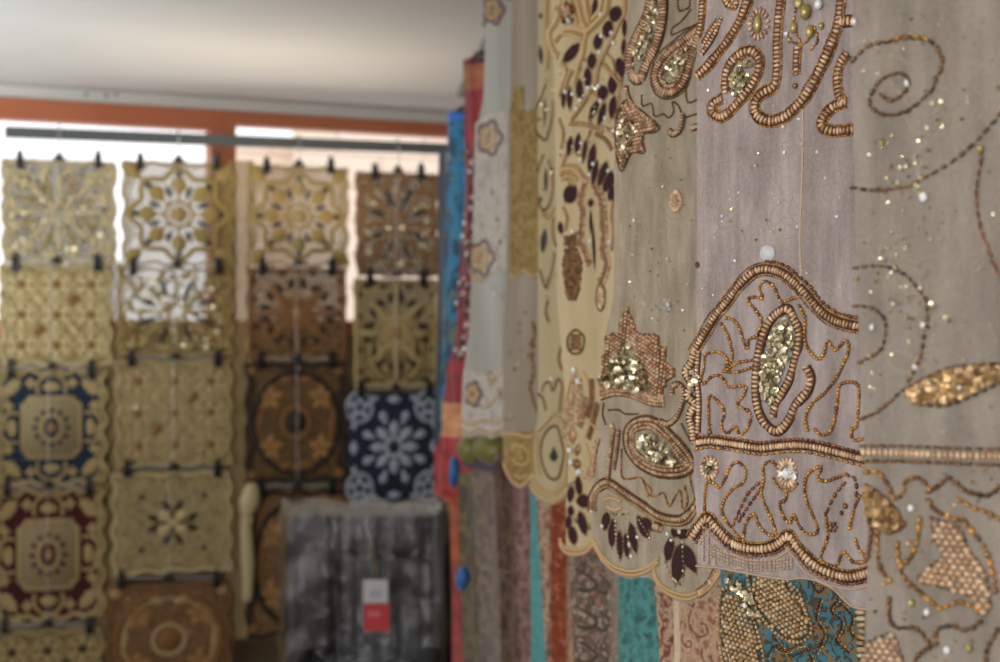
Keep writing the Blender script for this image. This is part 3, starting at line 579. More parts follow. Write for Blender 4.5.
for q in ([(616, 521), (617, 540), (619, 556)], [(629, 522), (629, 540), (632, 556)], [(640, 520), (648, 533), (650, 538)], [(683, 542), (684, 560), (683, 580)], [(676, 580), (680, 584)], [(664, 552), (668, 570), (677, 582)], [(610, 512), (618, 515), (628, 513)]): P.row(mb, q, 3.4, 3, 4.6, 3)
for q in ((630, 544), (632, 556), (638, 537), (668, 534), (672, 540), (603, 526), (680, 532)): P.stone(mb, q, 4, 4, 5)
mb.build('petal_seeds', MS, T)
mb = MB()
for e in (0, 4): P.cord(mb, [(592, 538+e), (597, 546+e), (603, 556+e), (614, 566+e), (630, 571+e), (646, 568+e), (659, 558+e)], 3.6, 8)
for e in (0, 4): P.cord(mb, [(654, 568+e), (658, 580+e), (669, 590+e), (685, 595+e), (698, 592+e), (710, 584+e), (718, 573+e), (724, 562+e)], 3.6, 8)
P.cord(mb, [(604, 500), (612, 498), (622, 502)], 4, 8); P.cord(mb, [(607, 506), (614, 510), (622, 508)], 3, 8); lad(mb, [(698, 594), (706, 588), (712, 580), (717, 570)], 8, 4, 0); lad(mb, [(654, 526), (662, 529)], 8, 3, 0); mb.build('scallop_trim', MS, T)
# =================================================================== cream shawl with aubergine petals
P = P4 = Panel(560, 1.9, 45, folds=((.0022, .08, .4),))
bot4 = [(558, 540), (563, 551), (574, 557), (587, 554), (594, 544), (610, 540), (660, 540)]
T = shawl('beaded_shawl', 'cream satin shawl with aubergine petals and bronze drops', GRP, P, M['cream_satin'],
          [(551, 0), (555, 100), (557, 300), (566, 400), (566, 551)], 650, bot4)
MS = [M['peach'], M['amber'], M['brown'], M['gold_seq'], M['stone'], M['white_stone'], M['cream_bead'], M['purple'], M['cream_cord'], M['bronze'], M['gold_cord'], M['copper'], M['gap_shade']]
mb = MB()
for q in ([(554, 10), (558, 14), (554, 24), (549, 31), (549, 41), (553, 53), (558, 58)], [(608, -10), (607, 2), (605, 12), (597, 22), (586, 31), (576, 29), (566, 29), (558, 35), (554, 41)], [(576, -10), (577, 2), (579, 10), (582, 22), (586, 31), (584, 42), (582, 56), (578, 67), (574, 84)], [(570, -8), (572, 8), (578, 24)], [(585, -8), (587, 12), (590, 24)], [(602, -8), (600, 8), (592, 20)], [(561, 172), (566, 169), (577, 170), (583, 180), (588, 182)], [(562, 180), (570, 176), (578, 180)], [(562, 34), (572, 35), (582, 40)]):
    P.cord(mb, q, 4.2, 8); P.cord(mb, q, 2.2, 10, offset=4)
mb.build_each('scroll_cord', MS, T)
mb = MB()
for q in ([(616, 32), (608, 48), (602, 60), (598, 72), (596, 84), (584, 104), (572, 120)], [(625, -8), (625, 12), (619, 24), (614, 36)], [(604, 64), (612, 74), (620, 84), (624, 100)], [(570, 124), (584, 124), (596, 128), (604, 132)], [(596, 134), (606, 140), (612, 150)], [(622, 80), (620, 100), (621, 116)]): P.cord(mb, q, 4.4, 9)
mb.build_each('stem_cord', MS, T)
mb = MB()
for q in ([(560, 64), (566, 72), (562, 84), (558, 96)], [(572, 70), (566, 82), (564, 92)], [(588, 118), (590, 130), (584, 142)], [(606, 56), (612, 62), (614, 74)], [(566, 152), (562, 164), (560, 176)], [(574, 186), (570, 178), (574, 172), (582, 176)], [(562, 208), (566, 218), (564, 230)], [(612, 200), (610, 216), (612, 232), (610, 250)], [(600, 128), (610, 132), (617, 142)], [(586, 100), (592, 96), (598, 100)], [(558, 120), (562, 134), (560, 148)], [(566, 12), (563, 4), (568, -4)]): P.cord(mb, q, 3, 8); P.row(mb, q, 2.4, 1.8, 2.6, 9, offset=3); mb.build('curl_cord', MS, T); mb = MB()

for c, l, w_, a in (((595, 8), 18, 6, 8), ((616, 14), 14, 11, 20), ((608, 29), 15, 9, 10), ((625, 28), 15, 5, 0), ((598, 42), 14, 9, 0), ((624, 47), 15, 4.5, 5), ((592, 61), 14, 10, -10), ((621, 67), 17, 9, -20), ((572, 53), 23, 9, 52), ((588, 78), 19, 9, -8), ((580, 90), 21, 8, -8), ((570, 98), 21, 5, 0), ((564, 98), 18, 4, 4),
                   ((603, 93), 13, 10, 0), ((613, 84), 18, 8, 4), ((594, 110), 19, 7, 36), ((602, 114), 21, 6, 20), ((613, 107), 21, 6.5, 8), ((619, 117), 23, 6, 8), ((622, 71), 14, 6, -10), ((570, 146), 17, 5.5, 10), ((578, 144), 19, 6.5, 8), ((585, 150), 21, 5.5, 12), ((592, 158), 25, 8, 14), ((595, 173), 23, 6, 15), ((603, 174), 23, 7, 22), ((610, 181), 22, 9, 34), ((613, 193), 16, 8, 20), ((571, 194), 18, 13, 40), ((591, 203), 7, 6, 0), ((561, 228), 11, 5, -10)):
    petal(c, l, w_, a)
mb = MB(); P.leaf(mb, (591, 222), 26, 4.5, 0); P.leaf(mb, (594, 246), 50, 4, -4); mb.build('velvet_stripe', M['purple'], T)
mb = MB()
for q in ((571, 22), (568, 20), (601, 14), (602, 36), (612, 33), (600, 52), (614, 43), (594, 87), (581, 100), (589, 88), (599, 86), (577, 109), (601, 101), (582, 143), (581, 160), (594, 164), (609, 171), (616, 172), (621, 172), (606, 118), (614, 131), (573, 231), (591, 241), (566, 92), (573, 94), (624, 112), (590, 175), (610, 242)): P.stone(mb, q, 4.2, 4.6, 5)
mb.build_each('petal_stone', MS, T); mb = MB(); P.sequins(mb, [(566, 4), (576, 6), (574, 24), (564, 24)], 14, 5, 11, .4); P.sequins(mb, [(558, 60), (618, 60), (618, 160), (562, 160)], 40, 3, 3, .4); mb.build('scattered_sequins', MS, T, kind='stuff')
mb = MB()
for q in ([(584, 176), (584, 188), (581, 200), (583, 212), (582, 226), (581, 240), (585, 252), (590, 264)], [(594, 186), (601, 198), (603, 212), (604, 226), (604, 240), (603, 250), (607, 262), (604, 276), (600, 284)]):
    for e in (-3.4, 0, 3.4): P.row(mb, q, 2.6, 3.2, 2.4, 0 if e else 9, offset=e)
P.fill(mb, [(566, 248), (572, 246), (578, 250), (582, 262), (581, 282), (576, 298), (572, 302), (568, 298), (564, 280), (563, 262)], 3.2, 9, back=12); P.fill(mb, [(565, 236), (578, 234), (578, 246), (565, 246)], 3, 9, back=12); mb.build('bronze_drop', MS, T)
mb = MB(); P.flower(mb, (601, 298), 4.5, 12, 16, 6, 2.4, .4); P.row(mb, [(601, 284), (597, 290), (597, 304), (601, 311), (605, 304), (605, 290)], 3, 1.8, 2.6, 2, True); mb.build('bud_motif', MS, T)
mb = MB(); P.fill(mb, [(571, 334), (581, 334), (581, 350), (571, 350)], 2.6, 9); P.row(mb, [(576, 330), (569, 336), (568, 346), (572, 353), (580, 353), (584, 346), (584, 336)], 3.4, 2.6, 3, 2, True); mb.build('bud_motif', MS, T)
mb = MB()
for q, mi in (([(575, 374), (575, 390), (572, 402), (570, 420)], 0), ([(580, 380), (580, 400), (578, 420)], 0), ([(586, 398), (584, 414), (580, 426)], 9), ([(592, 380), (592, 402), (588, 416)], 11), ([(598, 404), (594, 420), (589, 438)], 11), ([(604, 436), (602, 452), (594, 470), (588, 478)], 6), ([(598, 440), (594, 456), (590, 466)], 6), ([(568, 400), (566, 420), (567, 440)], 0)):
    for e in (-2, 2): P.row(mb, q, 2.6, 4, 2.8, mi, offset=e)
mb.build('bronze_fringe', MS, T)
mb = MB()
for q in ([(570, 424), (584, 420), (596, 428), (600, 440)], [(568, 444), (566, 466), (566, 484)], [(586, 444), (590, 462), (584, 478)], [(572, 376), (568, 392), (566, 410)], [(584, 372), (588, 384), (590, 396)], [(600, 384), (602, 400), (600, 416)]): P.cord(mb, q, 3.6, 8)
mb.build_each('scroll_cord', MS, T)
for c, l, w_, a in (((573, 435), 20, 10, 0), ((578, 450), 14, 8, 20), ((577, 464), 12, 12, 0)): mb = MB(); P.leaf(mb, c, l, w_, a); mb.build('bronze_petal', M['bronze'], T)
mb = MB()
for q in ((571, 450), (572, 462), (580, 472), (575, 370), (579, 381)): P.stone(mb, q, 6, 7, 5)
mb.build_each('petal_stone', MS, T)
for c, l, w_, a in (((579, 486), 18, 6.5, -8), ((584, 501), 17, 10, 84), ((583, 523), 22, 9, -20), ((573, 535), 18, 8, -14), ((571, 494), 15, 6.5, 10), ((571, 511), 10, 6, 0), ((569, 522), 14, 6, 6)): petal(c, l, w_, a)
mb = MB()
for q in ([(574, 517), (577, 522)], [(589, 522), (590, 528)], [(568, 486), (574, 482)]): P.row(mb, q, 3.6, 3.2, 3.6, 3)
for e in (0, 4.5): P.cord(mb, [(560, 538+e), (564, 546+e), (574, 550+e), (587, 547+e), (594, 538+e)], 4, 8)
mb.build('scallop_trim', MS, T)
# =================================================================== pale cream shawl with dark ovals
P = P5 = Panel(537, 2.3, 45, folds=((.0025, .09, .4),))
T = shawl('beaded_shawl', 'pale yellow cream shawl with dark outlined ovals and a black heart', GRP, P, M['cream_satin_b'],
          [(538, 0), (538, 300), (538, 420), (533, 440), (530, 490)], 605, [(526, 480), (532, 492), (540, 500), (552, 505), (562, 501), (570, 492), (580, 488), (610, 488)], nv=60)
MS = [M['cream_cord'], M['brown'], M['black_cloth'], M['gold_cord'], M['gold_seq'], M['cream_bead'], M['white_stone']]
mb = MB()
for q in ([(546, 84), (541, 98), (536, 110), (535, 128), (538, 134), (546, 140), (550, 128), (553, 112), (554, 100)], [(544, 154), (538, 171), (537, 186), (538, 200), (544, 211), (551, 200), (553, 180), (549, 160)], [(553, 220), (554, 240), (562, 254)], [(540, 270), (546, 287), (552, 270), (555, 252)], [(548, 300), (546, 312), (549, 322)], [(562, 346), (559, 358), (562, 370)], [(542, 392), (544, 385), (550, 382), (553, 391), (558, 379), (562, 385), (561, 398)], [(538, 394), (543, 398), (546, 410)], [(561, 397), (560, 412)]):
    P.cord(mb, q, 2.6, 1)
mb.build_each('dark_outline', MS, T)
for q in ([(553, 426), (547, 431), (542, 441), (541, 455), (544, 468), (550, 478), (558, 478), (562, 467), (564, 452), (561, 438), (558, 428)],): mb = MB(); P.cord(mb, q, 2.6, 1, True); P.leaf(mb, (554, 454), 16, 11, 180, 2, tip=1.6); mb.build('heart_medallion', MS, T)
mb = MB()
for c, l, w_, a in (((541, 55), 21, 5, -6), ((541, 16), 7, 4, 0), ((545, 112), 32, 3, 0), ((546, 180), 26, 4.5, 0), ((544, 241), 27, 8, 8), ((538, 170), 7, 4, 0), ((541, 199), 8, 3, 0)): P.leaf(mb, c, l, w_, a, 2)
mb.build_each('dark_petal', MS, T)
mb = MB()
for q, w_ in (([(537, 432), (546, 423), (554, 415), (562, 420), (567, 430)], 4), ([(530, 484), (536, 492), (543, 497), (552, 500), (562, 497), (568, 488)], 4), ([(533, 478), (540, 488), (552, 493), (562, 488), (566, 478)], 3.4), ([(534, 434), (532, 455), (534, 474)], 3), ([(538, 436), (537, 455), (540, 474)], 2.4), ([(547, 0), (546, 20), (548, 40), (547, 70)], 4), ([(556, 70), (556, 110), (557, 150)], 3.4), ([(541, 214), (548, 218), (555, 208)], 3)): P.cord(mb, q, w_, 0 if w_ > 3 else 3)
mb.build_each('scallop_cord', MS, T)
mb = MB(); P.sequins(mb, [(540, 80), (560, 80), (560, 300), (540, 300)], 24, 3.4, 4, .5); P.stone(mb, (552, 379), 4, 5, 6); mb.build('scattered_sequins', MS, T, kind='stuff')
# =================================================================== taupe shawl with olive gold velvet
P = P6 = Panel(503, 2.6, 45, folds=((.003, .1, .4),))
M['olive_velvet'] = brocade('olive_gold_velvet', [srgb(126, 102, 50), srgb(154, 130, 76), srgb(138, 114, 60), srgb(166, 144, 90)], 110, .7)
T = shawl('beaded_shawl', 'taupe satin shawl with olive gold velvet panel and scalloped gold hem', GRP, P, M['taupe_satin'],
          [(512, 0), (510, 120), (507, 260), (503, 330), (503, 470)], 575, [(500, 462), (505, 472), (512, 484), (520, 490), (528, 484), (534, 478), (545, 490), (580, 490)], nv=60)
MS = [M['cream_cord'], M['gold_cord'], M['olive_velvet'], M['bronze'], M['brown'], M['gold_seq'], M['stone']]
mb = MB(); P.patch(mb, [(509, 90), (511, 140), (511, 200), (510, 275)], [(541, 90), (539, 275)], [(505, 112), (514, 106), (530, 112), (542, 100)], [(505, 272), (516, 276), (524, 268), (532, 276), (542, 272)], 14, 30, mi=2); P.patch(mb, [(512, 85), (512, 108)], [(524, 85), (524, 108)], [(505, 86), (530, 86)], [(505, 107), (530, 107)], 6, 6, mi=2); mb.build('velvet_panel', MS, T)
mb = MB(); P.patch(mb, [(504, 430), (504, 490)], [(544, 430), (544, 490)], [(500, 432), (550, 432)], [(500, 462), (505, 471), (512, 483), (520, 488), (528, 483), (534, 476), (550, 488)], 14, 14, mi=2)
mb.build('hem_band', MS, T)
mb = MB()
for q, w_ in (([(502, 434), (515, 434), (528, 437), (540, 432)], 4), ([(504, 462), (508, 474), (514, 482), (521, 486), (528, 481), (534, 472)], 4), ([(512, 452), (514, 446), (522, 446), (528, 452), (528, 462), (518, 464), (512, 458)], 2.6), ([(514, 474), (520, 478), (527, 474)], 3), ([(508, 446), (508, 462)], 2.6), ([(533, 442), (534, 462), (533, 474)], 2.6), ([(510, 274), (517, 277), (524, 269), (532, 277), (540, 273)], 3)): P.cord(mb, q, w_, 0)
mb.build_each('scallop_cord', MS, T)
mb = MB()
for q in ([(533, 322), (535, 334), (531, 344)], [(534, 344), (532, 352), (528, 355)], [(532, 358), (534, 372), (531, 384)], [(530, 386), (533, 398), (536, 410)]): P.row(mb, q, 3, 5, 3, 3)
P.leaf(mb, (533, 350), 16, 6, 0, 4); P.leaf(mb, (522, 460), 8, 6, 0, 4); P.stone(mb, (522, 458), 5, 5, 6); mb.build_each('bronze_sprig', MS, T); mb = MB(); P.sequins(mb, [(506, 280), (530, 280), (530, 420), (506, 420)], 14, 3.6, 5, .5); mb.build('scattered_sequins', MS, T, kind='stuff')
# =================================================================== silver shawl with lace and rings
P = P7 = Panel(469, 3.0, 45, folds=((.004, .12, .4),))
M['lace'] = brocade('white_lace', [srgb(182, 174, 166), srgb(198, 190, 182), srgb(168, 156, 150), srgb(200, 190, 172)], 90, .7)
T = shawl('beaded_shawl', 'silver grey satin shawl with white lace and ring flowers', GRP, P, M['silver_satin'],
          [(488, 0), (485, 40), (483, 100), (476, 130), (474, 200), (471, 280), (469, 330), (464, 370), (461, 434)], 540, [(455, 432), (462, 434), (471, 438), (480, 434), (492, 439), (505, 433), (545, 433)], nv=60)
MS = [M['cream_cord'], M['gold_cord'], M['lace'], M['bronze'], M['purple'], M['gold_seq'], M['stone'], plain('mauve_applique', srgb(128, 104, 104), .7)]
mb = MB(); P.patch(mb, [(476, 112), (474, 200), (471, 290)], [(509, 110), (508, 200), (506, 290)], [(470, 128), (485, 116), (500, 112), (512, 112)], [(466, 270), (480, 276), (492, 272), (510, 268)], 14, 20, mi=2); mb.build('lace_panel', MS, T)
mb = MB(); P.patch(mb, [(464, 366), (461, 440)], [(506, 366), (506, 440)], [(455, 372), (470, 368), (490, 378), (500, 368), (510, 366)], [(455, 432), (462, 433), (471, 437), (480, 433), (492, 438), (505, 432), (512, 432)], 14, 14, mi=2); mb.build('lace_hem', MS, T)
for (cx, cy), rx, ry in (((490, 138), 12, 17), ((482, 258), 12, 17), ((474, 394), 8, 12), ((494, 10), 10, 14)):
    mb = MB(); a = np.linspace(0, 2*pi, 12, endpoint=False); a5 = np.linspace(0, 2*pi, 30, endpoint=False)
    P.cord(mb, [(cx+rx*(.92+.12*cos(5*q))*cos(q), cy+ry*(.92+.12*cos(5*q))*sin(q)) for q in a5], 4, 7, True); P.cord(mb, [(cx-1+rx*.55*cos(q), cy+ry*.55*sin(q)) for q in a], 5, 0, True); P.leaf(mb, (cx-1, cy), ry*.8, rx*.6, 0, 3, dome=.4); mb.build('ring_flower', MS, T)
mb = MB()
for q in ([(460, 428), (470, 433), (480, 429), (492, 434), (505, 429)], [(461, 420), (472, 424), (484, 420), (498, 422), (505, 414)], [(486, 372), (494, 380), (502, 372)], [(484, 408), (494, 402), (500, 388)], [(470, 272), (478, 280), (488, 276)], [(496, 26), (500, 16), (504, 6)]): P.cord(mb, q, 3, 0)
P.leaf(mb, (501, 394), 16, 3, 0, 4); P.leaf(mb, (490, 382), 8, 4, 50, 1); mb.build_each('lace_cord', MS, T); mb = MB(); P.sequins(mb, [(476, 150), (506, 150), (506, 300), (472, 300)], 12, 4, 5, .5); P.sequins(mb, [(484, 372), (496, 372), (496, 384), (484, 384)], 5, 4, 5, .5); mb.build('scattered_sequins', MS, T, kind='stuff')
# =================================================================== red and blue cloths at the far end
def zbands(name, P, bands, x=470, **kw):
    """cloth dyed in level bands: (y_px of the upper edge, colour)"""
    zs = [(P.sz([(x, y)])[0, 1], c) for y, c in bands][::-1]; z0 = zs[0][0]-.3; z1 = zs[-1][0]+.1
    N = Nodes(name); sp = N.n('ShaderNodeSeparateXYZ'); N.l(N.uv(), sp.inputs[0]); mr = N.n('ShaderNodeMapRange'); N.l(sp.outputs[1], mr.inputs[0]); mr.inputs[1].default_value = z0; mr.inputs[2].default_value = z1
    st = [(0, zs[0][1])]+[((zs[i-1][0]-z0)/(z1-z0), zs[i][1]) for i in range(1, len(zs))]
    c = N.ramp(mr.outputs[0], st, 'CONSTANT'); n = N.noise(N.uv(18, 30), 1, 3); c = N.mix(.55, c, N.ramp(n, [(.3, (.12, .12, .12, 1)), (.7, (.9, .9, .9, 1))]), 'OVERLAY')
    N.set(c, .45, spec=.4, sheen=.3); N.bump(n, .4, .004); return N.m
P = P8 = Panel(455, 3.45, 45, folds=((.005, .1, .6), (.002, .03, 1.5)))
red, dred, orange, gold, crim = srgb(144, 24, 36), srgb(120, 30, 36), srgb(158, 88, 54), srgb(206, 140, 92), srgb(166, 44, 52)
T = shawl('embroidered_sari', 'crimson sari with white sequin embroidery and orange ends', 'saris hanging behind the shawls', P, zbands('crimson_satin', P, [(60, dred), (66, orange), (92, red), (152, dred), (352, red), (404, gold), (440, crim)]),
          [(463, 60), (465, 100), (465, 200), (460, 260), (455, 340), (443, 400), (440, 440), (436, 454)], 500, [(430, 453), (440, 454), (470, 452), (510, 450)], ztop=P.sz([(465, 61)])[0, 1], cat='sari')
MS = [M['silver_seq'], M['gold_seq'], M['black_cloth'], M['gold_cord']]
mb = MB()
for y in range(155, 352, 14): x = np.interp(y, [150, 260, 350], [469, 466, 458]); P.leaf(mb, (x+4, y+6), 9, 6, 30*(y % 3), 2 if y % 28 else 3); P.sequins(mb, [(x-1, y-3), (x+9, y-3), (x+9, y+4), (x-1, y+4)], 2, 3.4, 0, .3)
for q in ((466, 223), (464, 236), (461, 283), (458, 303), (457, 350), (462, 354), (473, 162), (472, 208)): P.stone(mb, q, 5, 6, 0)
mb.build('sequin_embroidery', MS, T)
P = P9 = Panel(440, 4.0, 45, folds=((.006, .12, .6),))
blu = brocade('teal_blue_brocade', [srgb(24, 66, 96), srgb(44, 120, 160), srgb(40, 92, 120), srgb(84, 132, 150), srgb(90, 110, 100)], 22, .6)
T = shawl('embroidered_sari', 'teal blue brocade sari with dark navy edge beside crimson sari', 'saris hanging behind the shawls', P, blu,
          [(448, 113), (447, 160), (444, 250), (443, 330), (438, 400), (436, 470)], 490, [(430, 470), (500, 470)], ztop=P.sz([(450, 113)])[0, 1], cat='sari')
mb = MB(); P.patch(mb, [(440, 130), (438, 200), (437, 350), (434, 470)], [(447, 130), (445, 250), (442, 350), (438, 470)], [(430, 150), (460, 145)], [(430, 469), (460, 469)], 4, 30, mi=0); mb.build('navy_edging', [satin('navy_satin', srgb(30, 34, 50), srgb(56, 58, 74))], T)
mb = MB(); P.patch(mb, [(450, 112), (447, 128)], [(464, 112), (464, 128)], [(440, 113), (470, 113)], [(440, 125), (470, 118)], 6, 6, mi=0); mb.build('blue_border', [satin('bright_blue_satin', srgb(20, 92, 190), srgb(36, 110, 214))], T)
# display rail with its wall arms
t = empty('display_rail', (RAILX(2.2), 2.2, RAILZ), 'grey round rail the embroidered shawls hang from', 'rail')
mb = MB(); tube(mb, [(RAILX(y), y, RAILZ-.022) for y in np.linspace(.3, 4.35, 12)], .0125, 14); mb.build('rail_tube', M['metal'], t)
for y in (.5, 2.3, 4.2): mb = MB(); tube(mb, [(RAILX(y), y, RAILZ-.03), (RAILX(y)+.2, y, RAILZ-.03), (RAILX(y)+.55, y, RAILZ-.03)], .009, 8); mb.build('bracket', M['metal'], t)
# =================================================================== lower tier of scarves
SG = 'patterned scarves on the lower rail'
LZ = {}
def scarf(label, P, mat, left, right, ztop_y, ang=None, xr=None, bottom=-1.25, name='printed_scarf', nu=40):
    zt = P.sz([(left[0][0], ztop_y)])[0, 1]; Lp = P.sz(left); Lp = Lp[np.argsort(Lp[:, 1])]; sR = P.sz([(right, 331)])[0, 0]; zb = H+bottom
    c = P.w([(Lp[:, 0].mean(), zb)])[0]; t = empty(name, tuple(c), label, 'scarf', SG); mb = MB()
    P.cloth(mb, None, None, None, zt, nu, 50, .5, rawx=(lambda z: np.interp(z, Lp[:, 1], Lp[:, 0]), sR, lambda x: np.full_like(np.asarray(x, float), zb)))
    mb.build('cloth', mat, t); return t
def striped(name, P, stripes, extra=None, scale=70, lines=None, rough=.75):
    """stripes: (x_px of the left edge at y=600, [ornament colours]) woven side by side"""
    N = Nodes(name); sp = N.n('ShaderNodeSeparateXYZ'); wob = N.noise(N.uv(1, 1), 9, 1); uvv = N.uv()
    N.l(uvv, sp.inputs[0]); x = N.math('ADD', sp.outputs[0], N.math('MULTIPLY', N.math('SUBTRACT', wob, .5), .008)); out = None
    b = N.voro(uvv, scale*1.3, 'DISTANCE_TO_EDGE'); cc = N.voro(uvv, scale, out=1); sep = N.n('ShaderNodeSeparateColor'); N.l(cc, sep.inputs[0]); sw = N.wave(uvv, scale*.12, 8, 2)
    for x0, cols in stripes:
        k = len(cols); c = N.ramp(sep.outputs[0], [(i/k, cols[i]) for i in range(k)], 'CONSTANT')
        if k > 2: c = N.mix(N.math('LESS_THAN', b, .05), c, cols[-1]); c = N.mix(N.math('GREATER_THAN', sw, .85), c, cols[1])
        out = c if out is None else N.mix(N.math('GREATER_THAN', x, float(P.sz([(x0, 600)])[0, 0])), out, c)
    n = N.noise(uvv, scale*5, 2); out = N.mix(.3, out, N.ramp(n, [(.3, (.1, .1, .1, 1)), (.7, (.9, .9, .9, 1))]), 'SOFT_LIGHT')
    N.set(out, rough, spec=.25, sheen=.15); N.bump(b, .4, .001); return N.m
S_ = srgb
# turquoise scarf with pearl leaves
P = Panel(722, 1.26, 45, folds=((.0015, .08, .4),))
tq = Nodes('turquoise_brocade'); uvv = tq.uv(); n = tq.noise(uvv, 60, 3); c = tq.mix(n, S_(22, 84, 102), S_(54, 130, 146))
sw = tq.wave(uvv, 22, 11, 5); m1 = tq.math('GREATER_THAN', sw, .62); c = tq.mix(m1, c, S_(56, 48, 28)); v = tq.voro(uvv, 150, 'DISTANCE_TO_EDGE'); c = tq.mix(tq.math('MULTIPLY', tq.math('LESS_THAN', v, .12), tq.math('GREATER_THAN', n, .5)), c, S_(120, 92, 44)); tq.set(c, .65, sheen=.1); tq.bump(v, .4, .001)
T = scarf('turquoise scarf with pearl beaded leaves and brown embroidery', P, tq.m, [(720, 560), (722, 620), (722, 662)], 930, 520, name='beaded_scarf')
MS = [bead_mat('tan_pearl_beads', srgb(162, 130, 90), srgb(218, 188, 144), .26), M['brown'], M['amber'], M['gold_seq'], M['white_stone']]
def pleaf(poly, ang, nm='pearl_leaf'):
    mb = MB(); P.fill(mb, poly, 4.9, 0, ang); P.row(mb, poly, 4, 4, 4.6, 0, True, offset=3.6); P.row(mb, poly, 3, 2, 3, 1, True, offset=.9); mb.build(nm, MS, T)
pleaf([(752, 572), (768, 574), (782, 576), (790, 590), (800, 606), (808, 622), (808, 632), (800, 638), (788, 636), (776, 628), (764, 614), (756, 596)], -35)
pleaf([(726, 592), (734, 594), (744, 606), (752, 622), (758, 642), (762, 664), (760, 690), (734, 690), (726, 660), (722, 630), (722, 606)], -10)
mb = MB(); P.row(mb, [(792, 584), (800, 592), (804, 604), (808, 618)], 4.2, 4.2, 4.8, 0); P.sequins(mb, [(726, 576), (742, 580), (756, 602), (764, 622), (756, 620), (740, 598)], 46, 6, 3, .4); P.stone(mb, (746, 605), 6, 7, 4); P.stone(mb, (744, 600), 6, 6, 2)
for q in ([(810, 580), (818, 592), (828, 586), (838, 598), (830, 610), (842, 622), (836, 640), (848, 652)], [(798, 644), (786, 650), (774, 646), (768, 656)], [(820, 600), (816, 618), (824, 634), (816, 652)], [(840, 604), (852, 616), (850, 632), (860, 640)], [(776, 640), (790, 656), (806, 650), (812, 662)]): P.row(mb, q, 4, 2.8, 4, 1); P.row(mb, q, 4, 2, 4.4, 2, offset=3.4)
P.row(mb, [(861, 612), (863, 630), (862, 648), (866, 668)], 5, 12, 5.5, 0); mb.build('leaf_beading', MS, T)
# cream paisley
P = Panel(655, 1.62, 45, folds=((.002, .09, .4),))
cp = striped('cream_paisley_print', P, [(600, [S_(150, 110, 92), S_(176, 150, 124), S_(120, 60, 50)]), (674, [S_(200, 178, 150), S_(206, 186, 160)]), (680, [S_(188, 160, 128), S_(180, 152, 122), S_(192, 166, 136), S_(186, 158, 126), S_(150, 96, 76)])], scale=170)
T = scarf('cream paisley scarf with brick red curls left of turquoise scarf', P, cp, [(650, 560), (656, 600), (660, 662)], 800, 500)
mb = MB()
for cx, cy, k in ((697, 622, 1.), (686, 640, .5), (706, 655, .6), (690, 600, .4), (666, 640, .5)): P.cord(mb, [(cx-6*k, cy-12*k), (cx-8*k, cy+2*k), (cx+1*k, cy+14*k), (cx+10*k, cy+12*k), (cx+9*k, cy+3*k), (cx+3*k, cy+2*k)], 1.6, 0, flat=.3)
mb.build('paisley_print', [plain('brick_red_print', S_(122, 62, 52), .8)], T)
# grey paisley and teal
P = Panel(572, 2.0, 45, folds=((.004, .12, .4),))
gp = striped('grey_paisley_print', P, [(500, [S_(150, 134, 118), S_(104, 86, 74), S_(168, 152, 134), S_(134, 122, 112), S_(152, 108, 92), S_(88, 72, 62)]), (612, [S_(152, 110, 92), S_(120, 112, 100), S_(140, 130, 116)]), (618, [S_(70, 132, 130), S_(84, 146, 142), S_(62, 118, 120), S_(96, 140, 132), S_(58, 96, 96)])], scale=130)
T = scarf('grey paisley scarf with wide teal stripe', P, gp, [(566, 520), (570, 580), (574, 662)], 700, 470)
mb = MB()
for cy in (585, 622, 656): P.cord(mb, [(579, cy-14), (590, cy-8), (597, cy), (588, cy+6), (578, cy+4)], 3, 0, flat=.3); P.cord(mb, [(600, cy-10), (608, cy-2), (606, cy+8), (598, cy+6)], 2.4, 0, flat=.3)
mb.build('paisley_print', [plain('dark_brown_print', S_(72, 58, 48), .8)], T)
# rust
P = Panel(541, 2.42, 45, folds=((.005, .12, .4),))
ru = striped('rust_brocade', P, [(480, [S_(148, 116, 98), S_(178, 150, 126), S_(120, 84, 70)]), (551, [S_(150, 78, 44), S_(132, 58, 32), S_(170, 106, 70), S_(110, 52, 36)]), (567, [S_(150, 120, 100), S_(130, 100, 84), S_(176, 140, 110)])], scale=120)
T = scarf('rust orange and beige brocade scarf below the black heart', P, ru, [(535, 480), (540, 560), (546, 662)], 650, 440)
# teal
P = Panel(518, 2.7, 45, folds=((.005, .12, .4),))
te = striped('teal_stripe_weave', P, [(470, [S_(126, 96, 92), S_(146, 116, 108), S_(108, 78, 76)]), (531, [S_(84, 148, 150), S_(94, 156, 156)]), (549, [S_(150, 120, 104), S_(120, 90, 76), S_(170, 140, 120)])], scale=100)
T = scarf('mauve scarf with narrow bright teal stripe', P, te, [(512, 460), (516, 560), (522, 662)], 620, 430)
# brown
P = Panel(499, 2.95, 45, folds=((.012, .07, .6), (.004, .03, 1)))
br = brocade('brown_plum_brocade', [S_(88, 66, 56), S_(110, 88, 74), S_(74, 48, 46), S_(126, 106, 88), S_(96, 78, 60)], 80, .8)
T = scarf('brown plum scarf in deep folds beside the mauve scarf', P, br, [(494, 460), (498, 560), (504, 662)], 590, 455, nu=60)
# grey beige
P = Panel(475, 3.15, 45, folds=((.01, .09, .5),))
gb = brocade('grey_beige_brocade', [S_(122, 108, 96), S_(142, 128, 114), S_(104, 92, 92), S_(136, 112, 104), S_(112, 104, 108)], 80, .8)
T = scarf('grey beige brocade scarf second from the red strip', P, gb, [(472, 460), (475, 560), (480, 662)], 560, 452, nu=60)
